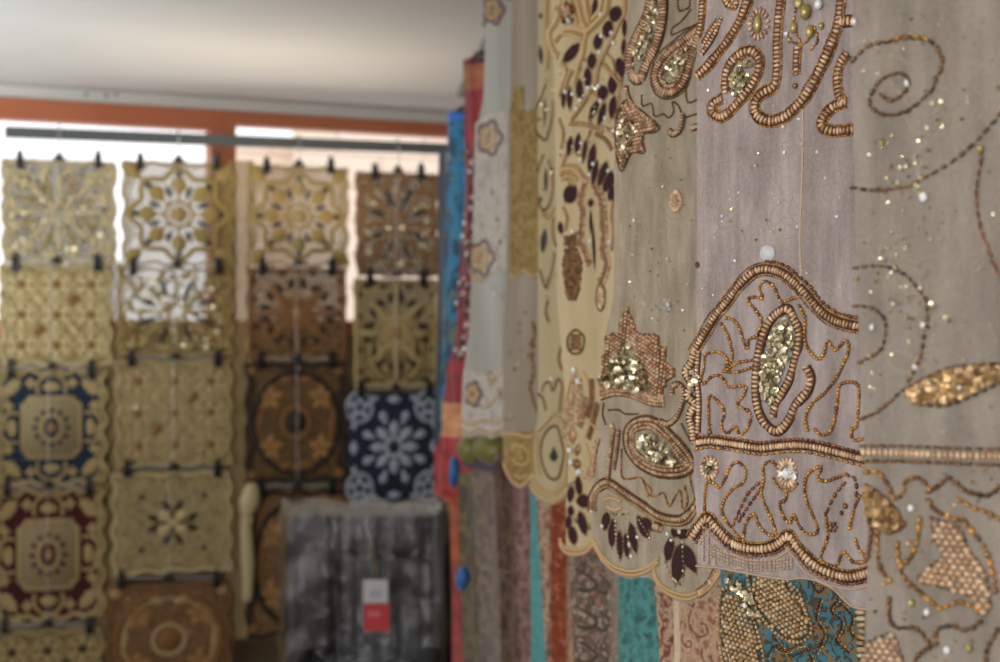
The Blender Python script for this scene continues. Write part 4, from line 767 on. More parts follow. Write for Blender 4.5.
# olive green mix
P = Panel(459, 3.5, 45, folds=((.008, .08, .6),))
og = brocade('olive_grey_brocade', [S_(98, 92, 76), S_(120, 108, 84), S_(86, 88, 84), S_(132, 118, 86), S_(104, 78, 58)], 50, .8)
T = scarf('olive grey mottled scarf between orange strip and grey beige scarf', P, og, [(458, 470), (459, 560), (462, 662)], 540, 475)
P = Panel(450, 3.75, 45, folds=((.008, .1, .6),))
rd = zbands('orange_red_cloth', P, [(450, S_(166, 48, 46)), (498, S_(176, 84, 44)), (570, S_(150, 48, 50))], x=452)
T = scarf('orange red scarf at the left end beside black chair', P, rd, [(434, 450), (434, 500), (449, 503), (451, 560), (452, 662)], 520, 449)
# olive satin roll with purple band
P = Panel(466, 3.1, 45, folds=((.002, .1, .4),))
c = P.w(P.sz([(486, 466)]))[0]; T = empty('rolled_scarf', tuple(c), 'olive green satin scarf rolled over the lower rail', 'scarf')
mb = MB()
for x0, x1 in ((467, 484), (482, 509)):
    q = P.path([(x0, 447), ((x0+x1)/2, 449), (x1, 452)], sub=10); n_ = len(q); r = (13+2*np.sin(np.linspace(0, pi, n_)))*P.k*np.sin(np.linspace(.5, pi-.5, n_))**.5; tube(mb, P.w(q, .01), r, 14)
mb.build('satin_roll', satin('olive_satin', S_(86, 82, 28), S_(140, 134, 58), 60, .4), T)
mb = MB(); tube(mb, P.w(P.path([(468, 462), (484, 465), (510, 471)]), .012), 4.5*P.k, 8, flat=.5, nrm=P.n3); mb.build('purple_band', satin('purple_satin', S_(66, 50, 70), S_(90, 72, 92)), T)
# blue bundles
for (x, y, w_, h_, dp), lb in (((457, 472, 17, 30, 3.62), 'bright blue cloth knot hanging below crimson sari'), ((466, 578, 22, 24, 3.3), 'bright blue folded cloth tucked between the lower scarves')):
    P = Panel(x, dp, 45, folds=((.0001, 1, 0),)); k = P.k; mb = MB(); t_ = np.linspace(0, 1, 12); cz = P.sz([(x, y)])[0]
    pr = np.sin(pi*(.12+.8*t_))**.7; pts = P.w(np.stack([cz[0]+.002*np.sin(5*t_), cz[1]+(.5-t_)*h_*k], 1), .01); tube(mb, pts, np.maximum(pr*w_*k/2, .002), 12, flat=.7)
    o = mb.build('cloth_knot', satin('blue_satin_'+str(int(x)), S_(16, 82, 150), S_(40, 120, 190), 80, .4)); tag(o, lb, 'cloth')
# lower rail
t = empty('lower_rail', (.33, 2.2, H-.16), 'grey round lower rail the patterned scarves hang from', 'rail')
mb = MB(); tube(mb, [(.44-.1081*y, y, H-.104-.05*y) for y in np.linspace(1.05, 3.9, 8)], .011, 12); mb.build('rail_tube', M['metal'], t)
for y in (1.1, 2.2, 3.85): mb = MB(); x = .44-.1081*y; tube(mb, [(x, y, H-.104-.05*y), (x+.3, y, H-.104-.05*y), (1.05, y, H-.104-.05*y)], .008, 8); mb.build('bracket', M['metal'], t)
# =================================================================== back wall of the shop
Wp = Panel(0, 5.45, d=(at(445, 0, 6.15)-at(0, 0, 5.45))[:2], folds=((0, 1, 0),))
def wall_box(mb, x0, y0, x1, y1, out=0, deep=.12, mi=0):
    """box on the back wall plane from two pixel corners; out = how far it stands out towards the shop"""
    s = Wp.sz([(x0, y0), (x1, y0), (x1, y1), (x0, y1)]); lo, hi = s.min(0), s.max(0); wall_sz(mb, lo[0], lo[1], hi[0], hi[1], out, deep, mi)
def wall_sz(mb, s0, z0, s1, z1, out=0, deep=.12, mi=0):
    def Mx(x, y, z): p = Wp.p0+x*Wp.d-y*Wp.n; return (p[0], p[1], z)
    box(mb, (s0, -out, z0), (s1, deep, z1), mi, Mx)
sq = lambda x, y: Wp.sz([(x, y)])[0]
CEIL = H+.909; zfr = H+.858; zsill = H-.02
s_l = sq(-60, 0)[0]; s_p0 = sq(207, 0)[0]; s_p1 = sq(222, 0)[0]; s_p2 = sq(237, 0)[0]; s_r = sq(520, 0)[0]
plaster = Nodes('white_plaster'); n = plaster.noise(plaster.obj(1), 3, 4); plaster.set(plaster.mix(n, S_(218, 216, 212), S_(230, 229, 226)), .9, spec=.1); plaster.bump(plaster.noise(plaster.obj(1), 60, 3), .15, .004); plaster = plaster.m
wallp = Nodes('dim_wall_plaster'); n = wallp.noise(wallp.obj(1), 4, 4); wallp.set(wallp.mix(n, S_(140, 122, 100), S_(160, 142, 118)), .9, spec=.1); wallp = wallp.m
sA, sB = (-3.6-Wp.p0[0])/Wp.d[0], (1.05-Wp.p0[0])/Wp.d[0]; yA, yB = (Wp.p0+sA*Wp.d)[1], (Wp.p0+sB*Wp.d)[1]
def room_slab(z0, z1, x0=-3.6, x1=1.05):
    mb = MB(); V = [(x, y, z) for z in (z0, z1) for x, y in ((x0, -3.0), (x1, -3.0), (x1, yB), (x0, yA))]
    mb.add(V, [(3, 2, 1, 0), (4, 5, 6, 7), (0, 1, 5, 4), (1, 2, 6, 5), (2, 3, 7, 6), (3, 0, 4, 7)]); return mb
mb = MB(); wall_sz(mb, sA, 0, sB, zsill); wall_sz(mb, sA, zfr, sB, CEIL); wall_sz(mb, sA, zsill, s_l, zfr); wall_sz(mb, s_r, zsill, sB, zfr); mb.build('wall_back', [wallp], smooth=False)['kind'] = 'structure'
mb = MB(); wall_sz(mb, sA, zfr+.004, sB, CEIL-.002, .012, 0); mb.build('trim_1', [plaster], smooth=False)['kind'] = 'structure'
wood = Nodes('orange_brown_wood'); n = wood.noise(wood.obj(6), 1, 4); wood.set(wood.mix(n, S_(186, 104, 70), S_(206, 128, 92)), .45, spec=.4); wood = wood.m
N = Nodes('window_glass'); N.t.nodes.remove(N.p); tr = N.n('ShaderNodeBsdfTransparent'); gl = N.n('ShaderNodeBsdfGlossy'); gl.inputs['Roughness'].default_value = .05; mx = N.n('ShaderNodeMixShader'); mx.inputs[0].default_value = .05; N.l(tr.outputs[0], mx.inputs[1]); N.l(gl.outputs[0], mx.inputs[2]); N.l(mx.outputs[0], N.out.inputs[0]); glass = N.m
for nm, a, b, top in (('window_1', s_l, s_p1-.001, zfr-.075), ('window_2', s_p1+.001, s_r, zfr-.05)):
    fw = .05; mb = MB(); wall_sz(mb, a, top, b, zfr, .02, .07); wall_sz(mb, a, zsill, b, zsill+.06, .02, .07); wall_sz(mb, a, zsill+.06, a+fw, top, .02, .07); wall_sz(mb, b-fw, zsill+.06, b, top, .02, .07)
    o = mb.build(nm, [wood], smooth=False); o['kind'] = 'structure'
    g = MB(); wall_sz(g, a+fw, zsill+.06, b-fw, top, -.03, .034); g.build('glass_pane', [glass], o, smooth=False)
# ceiling, floor, right wall
Rw = lambda y: 1.05
room_slab(CEIL, CEIL+.15).build('ceiling', [plaster], smooth=False)['kind'] = 'structure'
fl = Nodes('grey_floor_tiles'); br_ = fl.n('ShaderNodeTexBrick', i_Scale=2.5, i_Color1=S_(120, 110, 100), i_Color2=S_(130, 120, 108), i_Mortar=S_(80, 74, 68)); fl.l(fl.obj(1), br_.inputs[0]); fl.set(br_.outputs[0], .5)
room_slab(-.1, 0).build('floor', [fl.m], smooth=False)['kind'] = 'structure'
mb = MB(); box(mb, (1.05, -3.0, -.1), (1.2, yB, CEIL+.15)); mb.build('wall_right', [wallp], smooth=False)['kind'] = 'structure'
mb = MB(); box(mb, (-3.75, 1.2, -.1), (-3.6, yA, 1.6)); box(mb, (-3.75, 1.2, 2.3), (-3.6, yA, CEIL+.15)); box(mb, (-3.75, 1.2, 1.6), (-3.6, 2.9, 2.3)); mb.build('wall_left', [wallp], smooth=False)['kind'] = 'structure'
mb = MB(); box(mb, (-3.75, -3.15, -.1), (1.2, -3.0, .25)); box(mb, (-3.75, -3.15, 2.25), (1.2, -3.0, CEIL+.15)); box(mb, (.4, -3.15, .25), (1.2, -3.0, 2.25)); mb.build('wall_front', [wallp], smooth=False)['kind'] = 'structure'
for x, y in ((86, 95), (106, 96), (116, 95)):
    mb = MB(); c = Wp.w([Wp.sz([(x, y)])[0]], .012); mb.inst(SPH, c, np.eye(3)[None]*.006, 0); o = mb.build('nail', [M['hanger']]); tag(o, {86: 'left nail in the white strip above the window', 106: 'middle nail in the white strip above the window', 116: 'right nail in the white strip above the window'}[x], 'nail', 'nails above the window')
# the building across the street
fb = Nodes('pale_stone_blocks'); bt = fb.n('ShaderNodeTexBrick', i_Scale=1.0, i_Color1=S_(244, 226, 208), i_Color2=S_(236, 212, 192), i_Mortar=S_(206, 174, 158)); bt.inputs['Mortar Size'].default_value = .012; bt.inputs['Brick Width'].default_value = .9; bt.inputs['Row Height'].default_value = .32
fb.l(fb.uv(), bt.inputs[0]); fb.set(bt.outputs[0], .9)
Y = 14.0
def fac(mb, x0, x1, ytop, Yd=Y, dz=6):
    a = at(x0, ytop, Yd); b = at(x1, ytop, Yd*(1+.12*(x1-x0)/348)); z1 = a[2]; d = unit(b[:2]-a[:2]); nn = np.array([-d[1], d[0]]); L = np.linalg.norm(b[:2]-a[:2])
    P_ = [(a[0], a[1]), (b[0], b[1]), (b[0]*(1+dz/Yd), b[1]*(1+dz/Yd)), (a[0]*(1+dz/Yd)+.05, a[1]*(1+dz/Yd))]
    V = [(p[0], p[1], 0) for p in P_]+[(p[0], p[1], z1) for p in P_]
    for q, f in enumerate(((0, 1, 5, 4), (1, 2, 6, 5), (2, 3, 7, 6), (3, 0, 4, 7), (4, 5, 6, 7))):
        W_ = [L, dz, L, dz, L][q]; hh = z1 if q < 4 else dz
        mb.add([V[i] for i in f], [(0, 1, 2, 3)], 0, .5, [(0, 0), (W_, 0), (W_, hh), (0, hh)])
t = empty('stone_building', tuple(at(300, 331, Y)*np.array([1, 1, 0])), 'pale stone building across the street seen through the right window', 'building')
mb = MB(); fac(mb, 292, 640, -40); mb.build('tall_block', [fb.m], t, smooth=False); mb = MB(); fac(mb, 226, 292, 138, dz=1.2); mb.build('low_block', [fb.m], t, smooth=False)
mb = MB(); box(mb, (-40, 7.2, -.15), (30, 60, -.02)); mb.build('street', [plain('pale_paving', S_(190, 186, 180), .9)], smooth=False)['kind'] = 'structure'
# =================================================================== steel rail and clip hangers with cushion covers
Rp = Panel(5, 5.1, d=(at(440, 0, 5.55)-at(5, 0, 5.1))[:2], folds=((.006, .22, .5), (.003, .09, .6)))
t = empty('steel_rail', tuple(at(220, 141, 5.3)), 'flat grey steel rail in front of the window', 'rail')
mb = MB(); Rp0 = Rp.folds; Rp.folds = ((0, 1, 0),)
a = Rp.sz([(5, 132)])[0]; b = Rp.sz([(446, 149)])[0]
V = []
for (s_, z_) in ((a[0], a[1]), ((1.05-Rp.p0[0])/Rp.d[0], a[1]+(b[1]-a[1])*((1.05-Rp.p0[0])/Rp.d[0]-a[0])/(b[0]-a[0]))):
    for dz, of in ((.019, .014), (-.019, .014), (-.019, -.014), (.019, -.014)): V.append(Rp.w([(s_, z_+dz)], of)[0])
mb.add(V, [(0, 1, 2, 3), (7, 6, 5, 4), (0, 4, 5, 1), (1, 5, 6, 2), (2, 6, 7, 3), (3, 7, 4, 0)]); mb.build('rail_bar', [M['metal']], t, smooth=False)
RAIL_Z = lambda s_: a[1]+(b[1]-a[1])*(s_-a[0])/(b[0]-a[0])
N = Nodes('clear_plastic'); N.set((.9, .92, .93, 1), .1, alpha=.13, spec=.9); clear = N.m
def clip_hanger(xl, xr, y, up_y, label, top=False, yc=None):
    """clear bar with a black clip at each end, dark hub, and a clear strap (or hook) up to what carries it"""
    P = Rp; k = P.k; A = P.sz([(xl, y)])[0]; B = P.sz([(xr, y)])[0]; C = (A+B)/2; f = .016
    t = empty('clip_hanger', tuple(P.w([C], f)[0]), label, 'hanger', 'clip hangers of the cushion covers')
    mb = MB(); tube(mb, P.w(np.linspace(A, B, 8), f), .006, 8); mb.build('hanger_bar', [clear], t)
    for q in (A, B):
        mb = MB(); w0 = .011
        def Mx(x, yy, z): return P.w([(q[0]+x, q[1]+z)], f+yy)[0]
        V = []
        for z, w_, d_ in ((.03, .005, .006), (.012, .011, .012), (-.012, .012, .013), (-.034, .014, .008)):
            V += [Mx(-w_, -d_, z), Mx(w_, -d_, z), Mx(w_, d_, z), Mx(-w_, d_, z)]
        Fs = [(3, 2, 1, 0), (12, 13, 14, 15)]+[(r*4+i, r*4+(i+1) % 4, r*4+4+(i+1) % 4, r*4+4+i) for r in range(3) for i in range(4)]
        mb.add(V, Fs); mb.build('clip', [M['hanger']], t, smooth=False)
    mb = MB(); tube(mb, P.w([(C[0], C[1]+.022), (C[0], C[1]+.010), (C[0], C[1]-.006)], f), [.004, .012, .024], 10); mb.build('hub', [M['hanger']], t)
    mb = MB()
    if top:
        zr = RAIL_Z(C[0]); pts = [P.w([(C[0], C[1]+.02)], f)[0], P.w([(C[0], zr-.03)], f+.012)[0], P.w([(C[0], zr+.01)], f+.014)[0], P.w([(C[0], zr+.03)], .004)[0], P.w([(C[0], zr+.012)], -.022)[0]]
        tube(mb, smooth(pts), .0025, 6)
        mb.build('hook', [M['chrome']], t)
    else:
        q = P.sz([((xl+xr)/2, up_y)])[0]; pts = P.w(np.linspace([C[0], C[1]+.015], [C[0], q[1]-.006], 10), f+.008)
        tube(mb, pts, .0035, 6, flat=.35, nrm=P.n3); mb.build('strap', [clear], t)
# --- cushion covers
CG = 'embroidered cushion covers on clip hangers'
def cloth_mat(name, c0, c1, alpha=1., scale=50):
    N = Nodes(name); n = N.noise(N.uv(scale, scale), 1, 4, .6); w_ = N.wave(N.uv(), 8, 16, 3.4); dk = tuple(q*.42 for q in c0[:3])+(1,); N.set(N.mix(N.math('MULTIPLY', N.math('GREATER_THAN', w_, .68), .75), N.mix(n, c0, c1), dk), .7, spec=.25, sheen=.15, alpha=alpha); N.bump(n, .3, .002); return N.m
CM = {}
for nm, c0, c1, al in (('olive', S_(150, 130, 88), S_(176, 154, 108), .5), ('gold', S_(168, 144, 88), S_(190, 166, 108), .92), ('blue', S_(20, 38, 56), S_(36, 58, 80), 1), ('maroon', S_(66, 16, 22), S_(92, 28, 32), 1), ('beige', S_(166, 146, 104), S_(186, 166, 122), .97), ('tan', S_(150, 126, 84), S_(172, 148, 102), .8),
                        ('brown', S_(128, 98, 62), S_(150, 118, 78), .66), ('dbrown', S_(98, 72, 42), S_(118, 90, 54), 1), ('copper', S_(120, 88, 58), S_(142, 106, 70), 1), ('mesh', S_(150, 128, 84), S_(170, 148, 100), .42), ('net', S_(134, 114, 76), S_(156, 136, 94), .66), ('sparkle', S_(104, 82, 58), S_(128, 104, 76), .7), ('navy', S_(34, 42, 62), S_(46, 54, 76), 1)):
    CM[nm] = cloth_mat('cover_'+nm, c0, c1, al)
AP = {'gold': cloth_mat('applique_gold', S_(164, 141, 92), S_(186, 163, 116)), 'olive': cloth_mat('applique_olive', S_(146, 124, 70), S_(168, 144, 88)), 'dark': plain('applique_dark_brown', S_(44, 32, 24), .8), 'brown': cloth_mat('applique_brown', S_(120, 82, 44), S_(142, 100, 58)), 'navy': plain('applique_navy', S_(26, 36, 56), .8),
      'maroon': plain('applique_maroon', S_(70, 18, 24), .8), 'white': cloth_mat('applique_ice', S_(150, 158, 176), S_(178, 186, 200)), 'sand': cloth_mat('applique_sand', S_(190, 168, 120), S_(206, 186, 140)), 'taupe': cloth_mat('applique_taupe', S_(142, 124, 92), S_(160, 142, 108)), 'ochre': cloth_mat('applique_ochre', S_(146, 106, 58), S_(168, 128, 78))}
class Cover:
    def __init__(s, x0, y0, x1, y1, mat, label, cat='cushion cover', group=CG, name='cushion_cover', wav=.012, off=.0):
        P = Rp; s.A = P.sz([(x0, y1)])[0]; s.B = P.sz([(x1, y0)])[0]; s.c = (s.A+s.B)/2; s.hw = (s.B-s.A)/2; s.off = off
        s.t = empty(name, tuple(P.w([(s.c[0], s.A[1])])[0]), label, cat, group); nu, nv = 28, 28; mb = MB()
        for side, o in ((0, 0), (1, -.012)):
            u = np.linspace(-1, 1, nu+1); V = []; UV = []
            for j in range(nv+1):
                v = -1+2*j/nv; S = s.c[0]+u*(s.hw[0]+wav*.5*np.sin(9*v+s.c[0]*5)*abs(u)); Z = s.c[1]+v*s.hw[1]+.006*np.sin(u*7+s.c[0]*9)*(v < 0)
                edge = (1-u**6)*(1-v**6); V.append(P.w(np.stack([S, Z], 1), off+(o+.012 if not side else -.001)*edge*.5)); UV.append(np.stack([S, np.broadcast_to(Z, S.shape)], 1))
            w = nu+1; Fs = [(j*w+i, j*w+i+1, (j+1)*w+i+1, (j+1)*w+i) for j in range(nv) for i in range(nu)]
            if side == 0 or name == 'cushion_cover': mb.add(np.concatenate(V), Fs, 0, .5, np.concatenate(UV))
        mb.build('cloth', [mat], s.t); s.mb = MB(); s.k = 1
    def q(s, pts): return s.c+np.asarray(pts, float)*s.hw
    @property
    def lift(s): return .0075+s.off
    def leaf(s, u, v, ln, wd, ang, mi, dome=.15, **kw):
        c = s.q((u, v)); m = abs(s.hw).mean(); Rp.leaf(s.mb, c, ln*m, wd*m, ang, mi, dome=dome, raw=True, lift=s.lift, **kw)
    def cord(s, pts, wd, mi, closed=False):
        m = abs(s.hw).mean(); P_ = smooth(s.q(pts), closed, 6); P_ = P_[:-1] if closed else P_; tube(s.mb, Rp.w(P_, s.lift), wd*m/2, 6, mi, closed, .5, Rp.n3, rng.random())
    def ring(s, u, v, r, wd, mi, n=16, sx=1): a = np.arange(n)*2*pi/n; s.cord(np.stack([u+r*sx*np.cos(a), v+r*np.sin(a)], 1), wd, mi, True)
    def disc(s, u, v, r, mi): s.leaf(u, v, 2*r, 2*r, 0, mi, sharp=.5)
    def fan(s, n, r, ln, wd, mi, u=0, v=0, ph=0, tilt=0, **kw):
        for i in range(n): a = 2*pi*i/n+ph; s.leaf(u+r*sin(a), v+r*cos(a), ln, wd, math.degrees(a)+tilt, mi, **kw)
    def seq(s, n, mi, size=.012, poly=((-.85, -.85), (.85, -.85), (.85, .85), (-.85, .85)), tilt=.25):
        Rp.sequins(s.mb, s.q(poly), n, size/Rp.k, mi, tilt, .5, raw=True); 
    def flush(s, name, keys, kind=None): s.mb.build(name, [AP.get(k) or M.get(k) for k in keys], s.t, kind=kind); s.mb = MB()
    def border(s, keys, wd=.07, wav=6, amp=.04, inset=.05):
        t_ = np.linspace(-1, 1, 26)
        for sg in (-1, 1):
            s.cord(np.stack([sg*(1-inset)+amp*np.sin(t_*wav*2), t_], 1), wd, 0)
            s.cord(np.stack([sg*(1-inset-.1)+amp*np.sin(t_*wav*2), t_*.96], 1), wd*.6, 0); s.cord(np.stack([t_*.95, sg*(1-inset)+amp*.7*np.sin(t_*wav*2+1)], 1), wd, 0)
        s.flush('border_cord', keys)
def rosette(cv, light, dark, seqs=40):
    cv.border([light]); K = [light, dark, 'gold_seq']
    t8 = np.arange(32)*2*pi/32; cv.cord(np.stack([(.8+.08*np.cos(8*t8))*np.sin(t8), (.8+.08*np.cos(8*t8))*np.cos(t8)], 1), .1, 0, True); cv.fan(8, .56, .42, .30, 0); cv.fan(8, .74, .22, .13, 1); cv.fan(8, .46, .3, .1, 1, ph=pi/8); cv.disc(0, 0, .17, 0); cv.ring(0, 0, .24, .07, 0, 20); cv.fan(8, .3, .14, .08, 0); cv.disc(0, 0, .07, 1)
    for a, b in ((-1, -1), (1, -1), (1, 1), (-1, 1)): cv.leaf(a*.8, b*.8, .42, .26, 45*a*b, 0); cv.leaf(a*.82, b*.82, .2, .1, 45*a*b, 1)
    cv.flush('rosette', [light, dark])
    if seqs: cv.seq(seqs, 0); cv.flush('sequins', ['gold_seq'], 'stuff')
def floral(cv, light, dark, seqs=30):
    cv.border([light])
    for u in (-.62, 0, .62):
        for v in (-.6, 0, .6):
            cv.fan(6, .17, .2, .14, 0, u, v); cv.disc(u, v, .07, 1); cv.ring(u, v, .27, .05, 0, 14)
    for u in (-.31, .31):
        for v in (-.3, .3): cv.leaf(u, v, .3, .14, 40*u*v*9, 1 if u*v > 0 else 0)
    cv.flush('flower_motifs', [light, dark])
    if seqs: cv.seq(seqs, 0); cv.flush('sequins', ['gold_seq'], 'stuff')
def medallion(cv, light, ground, seqs=24):
    cv.border([light], .08, 7, .05, .03)
    sqr = [(-.52, -.42), (-.42, -.42), (-.42, -.52), (.42, -.52), (.42, -.42), (.52, -.42), (.52, .42), (.42, .42), (.42, .52), (-.42, .52), (-.42, .42), (-.52, .42)]
    P_ = cv.q(sqr); V = Rp.w(P_, cv.lift); cv.mb.add(np.concatenate([V, Rp.w(P_*.98+cv.c*.02, cv.lift+.003)]), [tuple(range(12, 24))]+[(i, (i+1) % 12, 12+(i+1) % 12, 12+i) for i in range(12)], 1)
    for i in range(12): cv.cord([sqr[i], sqr[(i+1) % 12]], .08, 0)
    cv.cord([(-.4, -.4), (.4, -.4), (.4, .4), (-.4, .4)], .035, 0, True); cv.flush('square_panel', [light, 'taupe']); cv.off += .006
    cv.ring(0, 0, .22, .08, 0, 18, .8); cv.fan(12, .3, .12, .08, 1); cv.ring(0, 0, .14, .09, 1, 14, .8); cv.disc(0, 0, .1, 2); cv.flush('medallion', [light, ground, 'ochre']); cv.off -= .006
    for a, b in ((-1, -1), (1, -1), (1, 1), (-1, 1)):
        A0 = 45*a*b+(180 if b < 0 else 0)
        for d_ in (-50, -25, 0, 25, 50): q = radians(A0+d_); cv.leaf(a*.62+.16*sin(q), b*.62+.16*cos(q), .26, .09, A0+d_, 0)
        cv.cord([(a*.5, b*.9), (a*.6, b*.96), (a*.84, b*.9), (a*.94, b*.7), (a*.9, b*.5)], .07, 0)
    for k in range(4):
        c_, s_ = round(cos(k*pi/2)), round(sin(k*pi/2)); R_ = lambda x, y: (x*c_-y*s_, x*s_+y*c_); A0 = -90*k
        for d_ in (-60, -30, 0, 30, 60): q = radians(A0+d_); o = R_(0, .64); cv.leaf(o[0]+.1*sin(q), o[1]+.1*cos(q), .2, .085, A0+d_, 0)
        cv.cord([R_(*p_) for p_ in ((-.24, .6), (-.26, .74), (-.16, .88), (0, .92), (.16, .88), (.26, .74), (.24, .6))], .06, 0)
        for b in (-.38, .38): o = R_(b, .78); cv.fan(4, .05, .12, .08, 0, *o)
    cv.flush('corner_leaves', [light]); cv.seq(seqs, 0); cv.flush('sequins', ['gold_seq'], 'stuff')
def cross(cv, light, dark):
    cv.border([light])
    for a in (45, 135, 225, 315):
        r = radians(a); cv.leaf(.2*sin(r), .2*cos(r), .3, .2, a, 0)
        for d_ in (-28, 28): q = radians(a+d_); cv.leaf(.34*sin(q), .34*cos(q), .26, .11, a+d_*.5, 1)
    cv.fan(4, .16, .16, .07, 1); cv.disc(0, 0, .08, 0); cv.flush('cross_motif', [light, dark])
    for a in (-1, 1):
        for b in (-.5, 0, .5): cv.fan(4, .08, .16, .08, 0, a*.76, b, ph=.4); cv.flush('leaf_sprig', ['gold']); cv.fan(4, .08, .16, .08, 0, b, a*.74, ph=.4); cv.flush('leaf_sprig', ['gold'])
        for b in (-1, 1): cv.disc(a*.52, b*.52, .05, 0); cv.flush('dark_dot', [dark])
def sprays(cv, light, dark, seqs, sm='gold_seq'):
    cv.border([light])
    for i in range(16): a = 2*pi*i/16; cv.leaf(.55*sin(a), .55*cos(a), .5, .09, math.degrees(a), i % 2)
    cv.fan(8, .2, .24, .1, 0); cv.fan(12, .82, .26, .14, 0, ph=.2, tilt=60)
    for a in (-1, 1):
        for b in (-1, 1): cv.fan(4, .12, .2, .1, 0, a*.74, b*.74)
    cv.flush('spray_motif', [light, dark]); cv.seq(seqs, 0, .016, tilt=.3); cv.flush('sequins', [sm], 'stuff')
def lattice(cv, light, dark):
    cv.border([light], .09, 1, .0)
    cv.cord([(0, -.95), (0, .95)], .1, 0); cv.cord([(-.9, 0), (.9, 0)], .1, 0)
    for a in (45, 135, 225, 315): r = radians(a); cv.leaf(.45*sin(r), .45*cos(r), .8, .16, a, 0)
    cv.fan(8, .25, .3, .14, 0, ph=pi/8); cv.disc(0, 0, .14, 2)
    for i in range(16): a = 2*pi*(i+.5)/16; cv.leaf(.66*sin(a), .66*cos(a), .3, .13, math.degrees(a)+(20 if i % 2 else -20), 1)
    for a in (-1, 1):
        for b in (-.7, -.3, .3, .7): cv.leaf(a*.86, b, .2, .1, 0, 1); cv.leaf(b, a*.86, .2, .1, 90, 1)
    for r in (.42, .62): cv.ring(0, -.3, r, .06, 0, 20)
    cv.flush('lattice_motif', [light, dark, 'ochre'])
def oval_round(cv, light, dark):
    cv.border([dark]); cv.ring(0, 0, .84, .1, 1, 28); cv.ring(0, 0, .74, .05, 0, 28); cv.disc(0, 0, .2, 1); cv.ring(0, 0, .26, .08, 0); cv.disc(0, 0, .07, 2)
    for a in (-1, 1):
        for b in (-1, 1):
            cv.fan(5, .13, .24, .14, 2, a*.5, b*.42); cv.leaf(a*.22, b*.72, .3, .14, 60*a*b, 0); cv.disc(a*.86, b*.86, .1, 0); cv.disc(a*.86, b*.86, .06, 1)
        cv.leaf(a*.72, 0, .5, .1, 10, 0)
    cv.flush('round_medallion', [light, dark, 'ochre'])
cols = [
 ('A', [(2, 162, 116, 264, 'net', sprays, ('sand', 'olive', 110), 'sheer sequinned gold cushion cover top left, lit by window'),
        (0, 265, 112, 366, 'gold', floral, ('sand', 'brown', 16), 'gold cushion cover of many rosettes above blue cover'),
        (-4, 370, 106, 486, 'blue', medallion, ('gold', 'navy'), 'dark blue cushion cover with square gold medallion'),
        (-8, 488, 104, 622, 'maroon', medallion, ('gold', 'maroon'), 'dark maroon cushion cover with square gold medallion'),
        (-10, 626, 104, 740, 'tan', floral, ('gold', 'dark', 6), 'tan cushion cover of gold flowers below the maroon cover')]),
 ('B', [(122, 164, 234, 266, 'mesh', rosette, ('olive', 'dark', 16), 'see-through rosette cushion cover before white window, second column'),
        (118, 268, 233, 356, 'mesh', sprays, ('olive', 'dark', 90), 'see-through cushion cover with silver sequins under second column rosette'),
        (116, 360, 232, 468, 'beige', floral, ('gold', 'brown', 8), 'beige cushion cover with pale flowers in middle of second column'),
        (112, 470, 232, 576, 'beige', cross, ('sand', 'dark'), 'beige cushion cover with dark four petal cross'),
        (106, 580, 231, 700, 'copper', oval_round, ('gold', 'brown'), 'coppery brown sequinned cushion cover lowest in second column')]),
 ('C', [(248, 168, 348, 266, 'mesh', rosette, ('olive', 'dark', 8), 'olive rosette cushion cover before cream light, third column'),
        (247, 268, 346, 360, 'brown', lattice, ('brown', 'dark'), 'brown cushion cover with dark scrolls under olive rosette cover'),
        (245, 362, 346, 484, 'dbrown', oval_round, ('brown', 'dark'), 'dark brown cushion cover with round wreath medallion'),
        (246, 488, 346, 640, 'copper', oval_round, ('brown', 'dark'), 'brown cushion cover partly behind the black chair')]),
 ('D', [(356, 174, 438, 276, 'sparkle', sprays, ('brown', 'dark', 60), 'brown sequinned cushion cover highest in fourth column'),
        (354, 279, 437, 388, 'tan', lattice, ('gold', 'dark'), 'gold lattice cushion cover above the navy one')])]
for ci, (cn, lst) in enumerate(cols):
    prev = None
    for i, (x0, y0, x1, y1, mat, fn, args, lab) in enumerate(lst):
        cv = Cover(x0, y0, x1, y1, CM[mat], lab); fn(cv, *args)
        if 'sequin' in lab: cv.seq(150, 0, .018, tilt=.35); cv.flush('sequins', ['orange_seq' if 'copper' in lab else 'gold_seq'], 'stuff')
        m = 15 if i else 18
        clip_hanger(x0+m, x1-m, y0-3, (prev-3) if prev else 0, 'black clipped hanger holding the '+lab.split(',')[0], top=(i == 0)); prev = y0
# navy and ice-white cushion
cv = Cover(347, 392, 440, 503, CM['navy'], 'navy cushion cover with ice white snowflake flowers')
cv.fan(8, .34, .36, .2, 0); cv.disc(0, 0, .12, 1); cv.ring(0, 0, .16, .09, 0, 12); cv.fan(8, .62, .2, .16, 0, ph=pi/8, sharp=.5); cv.fan(8, .5, .1, .1, 0, ph=pi/8, sharp=.5)
for a in (-1, 1):
    for b in (-1, 1): cv.fan(5, .14, .22, .14, 0, a*.74, b*.74); cv.disc(a*.74, b*.74, .07, 1); cv.ring(a*.74, b*.74, .27, .07, 0, 14)
    cv.leaf(a*.86, 0, .3, .16, 0, 0); cv.leaf(0, a*.88, .3, .16, 90, 0); cv.leaf(a*.86, .4, .16, .12, 0, 0); cv.leaf(.42, a*.9, .16, .12, 90, 0); cv.leaf(-.42, a*.9, .16, .12, 90, 0); cv.leaf(a*.86, -.4, .16, .12, 0, 0)
cv.flush('snowflake_print', ['white', 'navy'])
clip_hanger(360, 428, 388, 276, 'black clipped hanger holding the navy cushion cover')
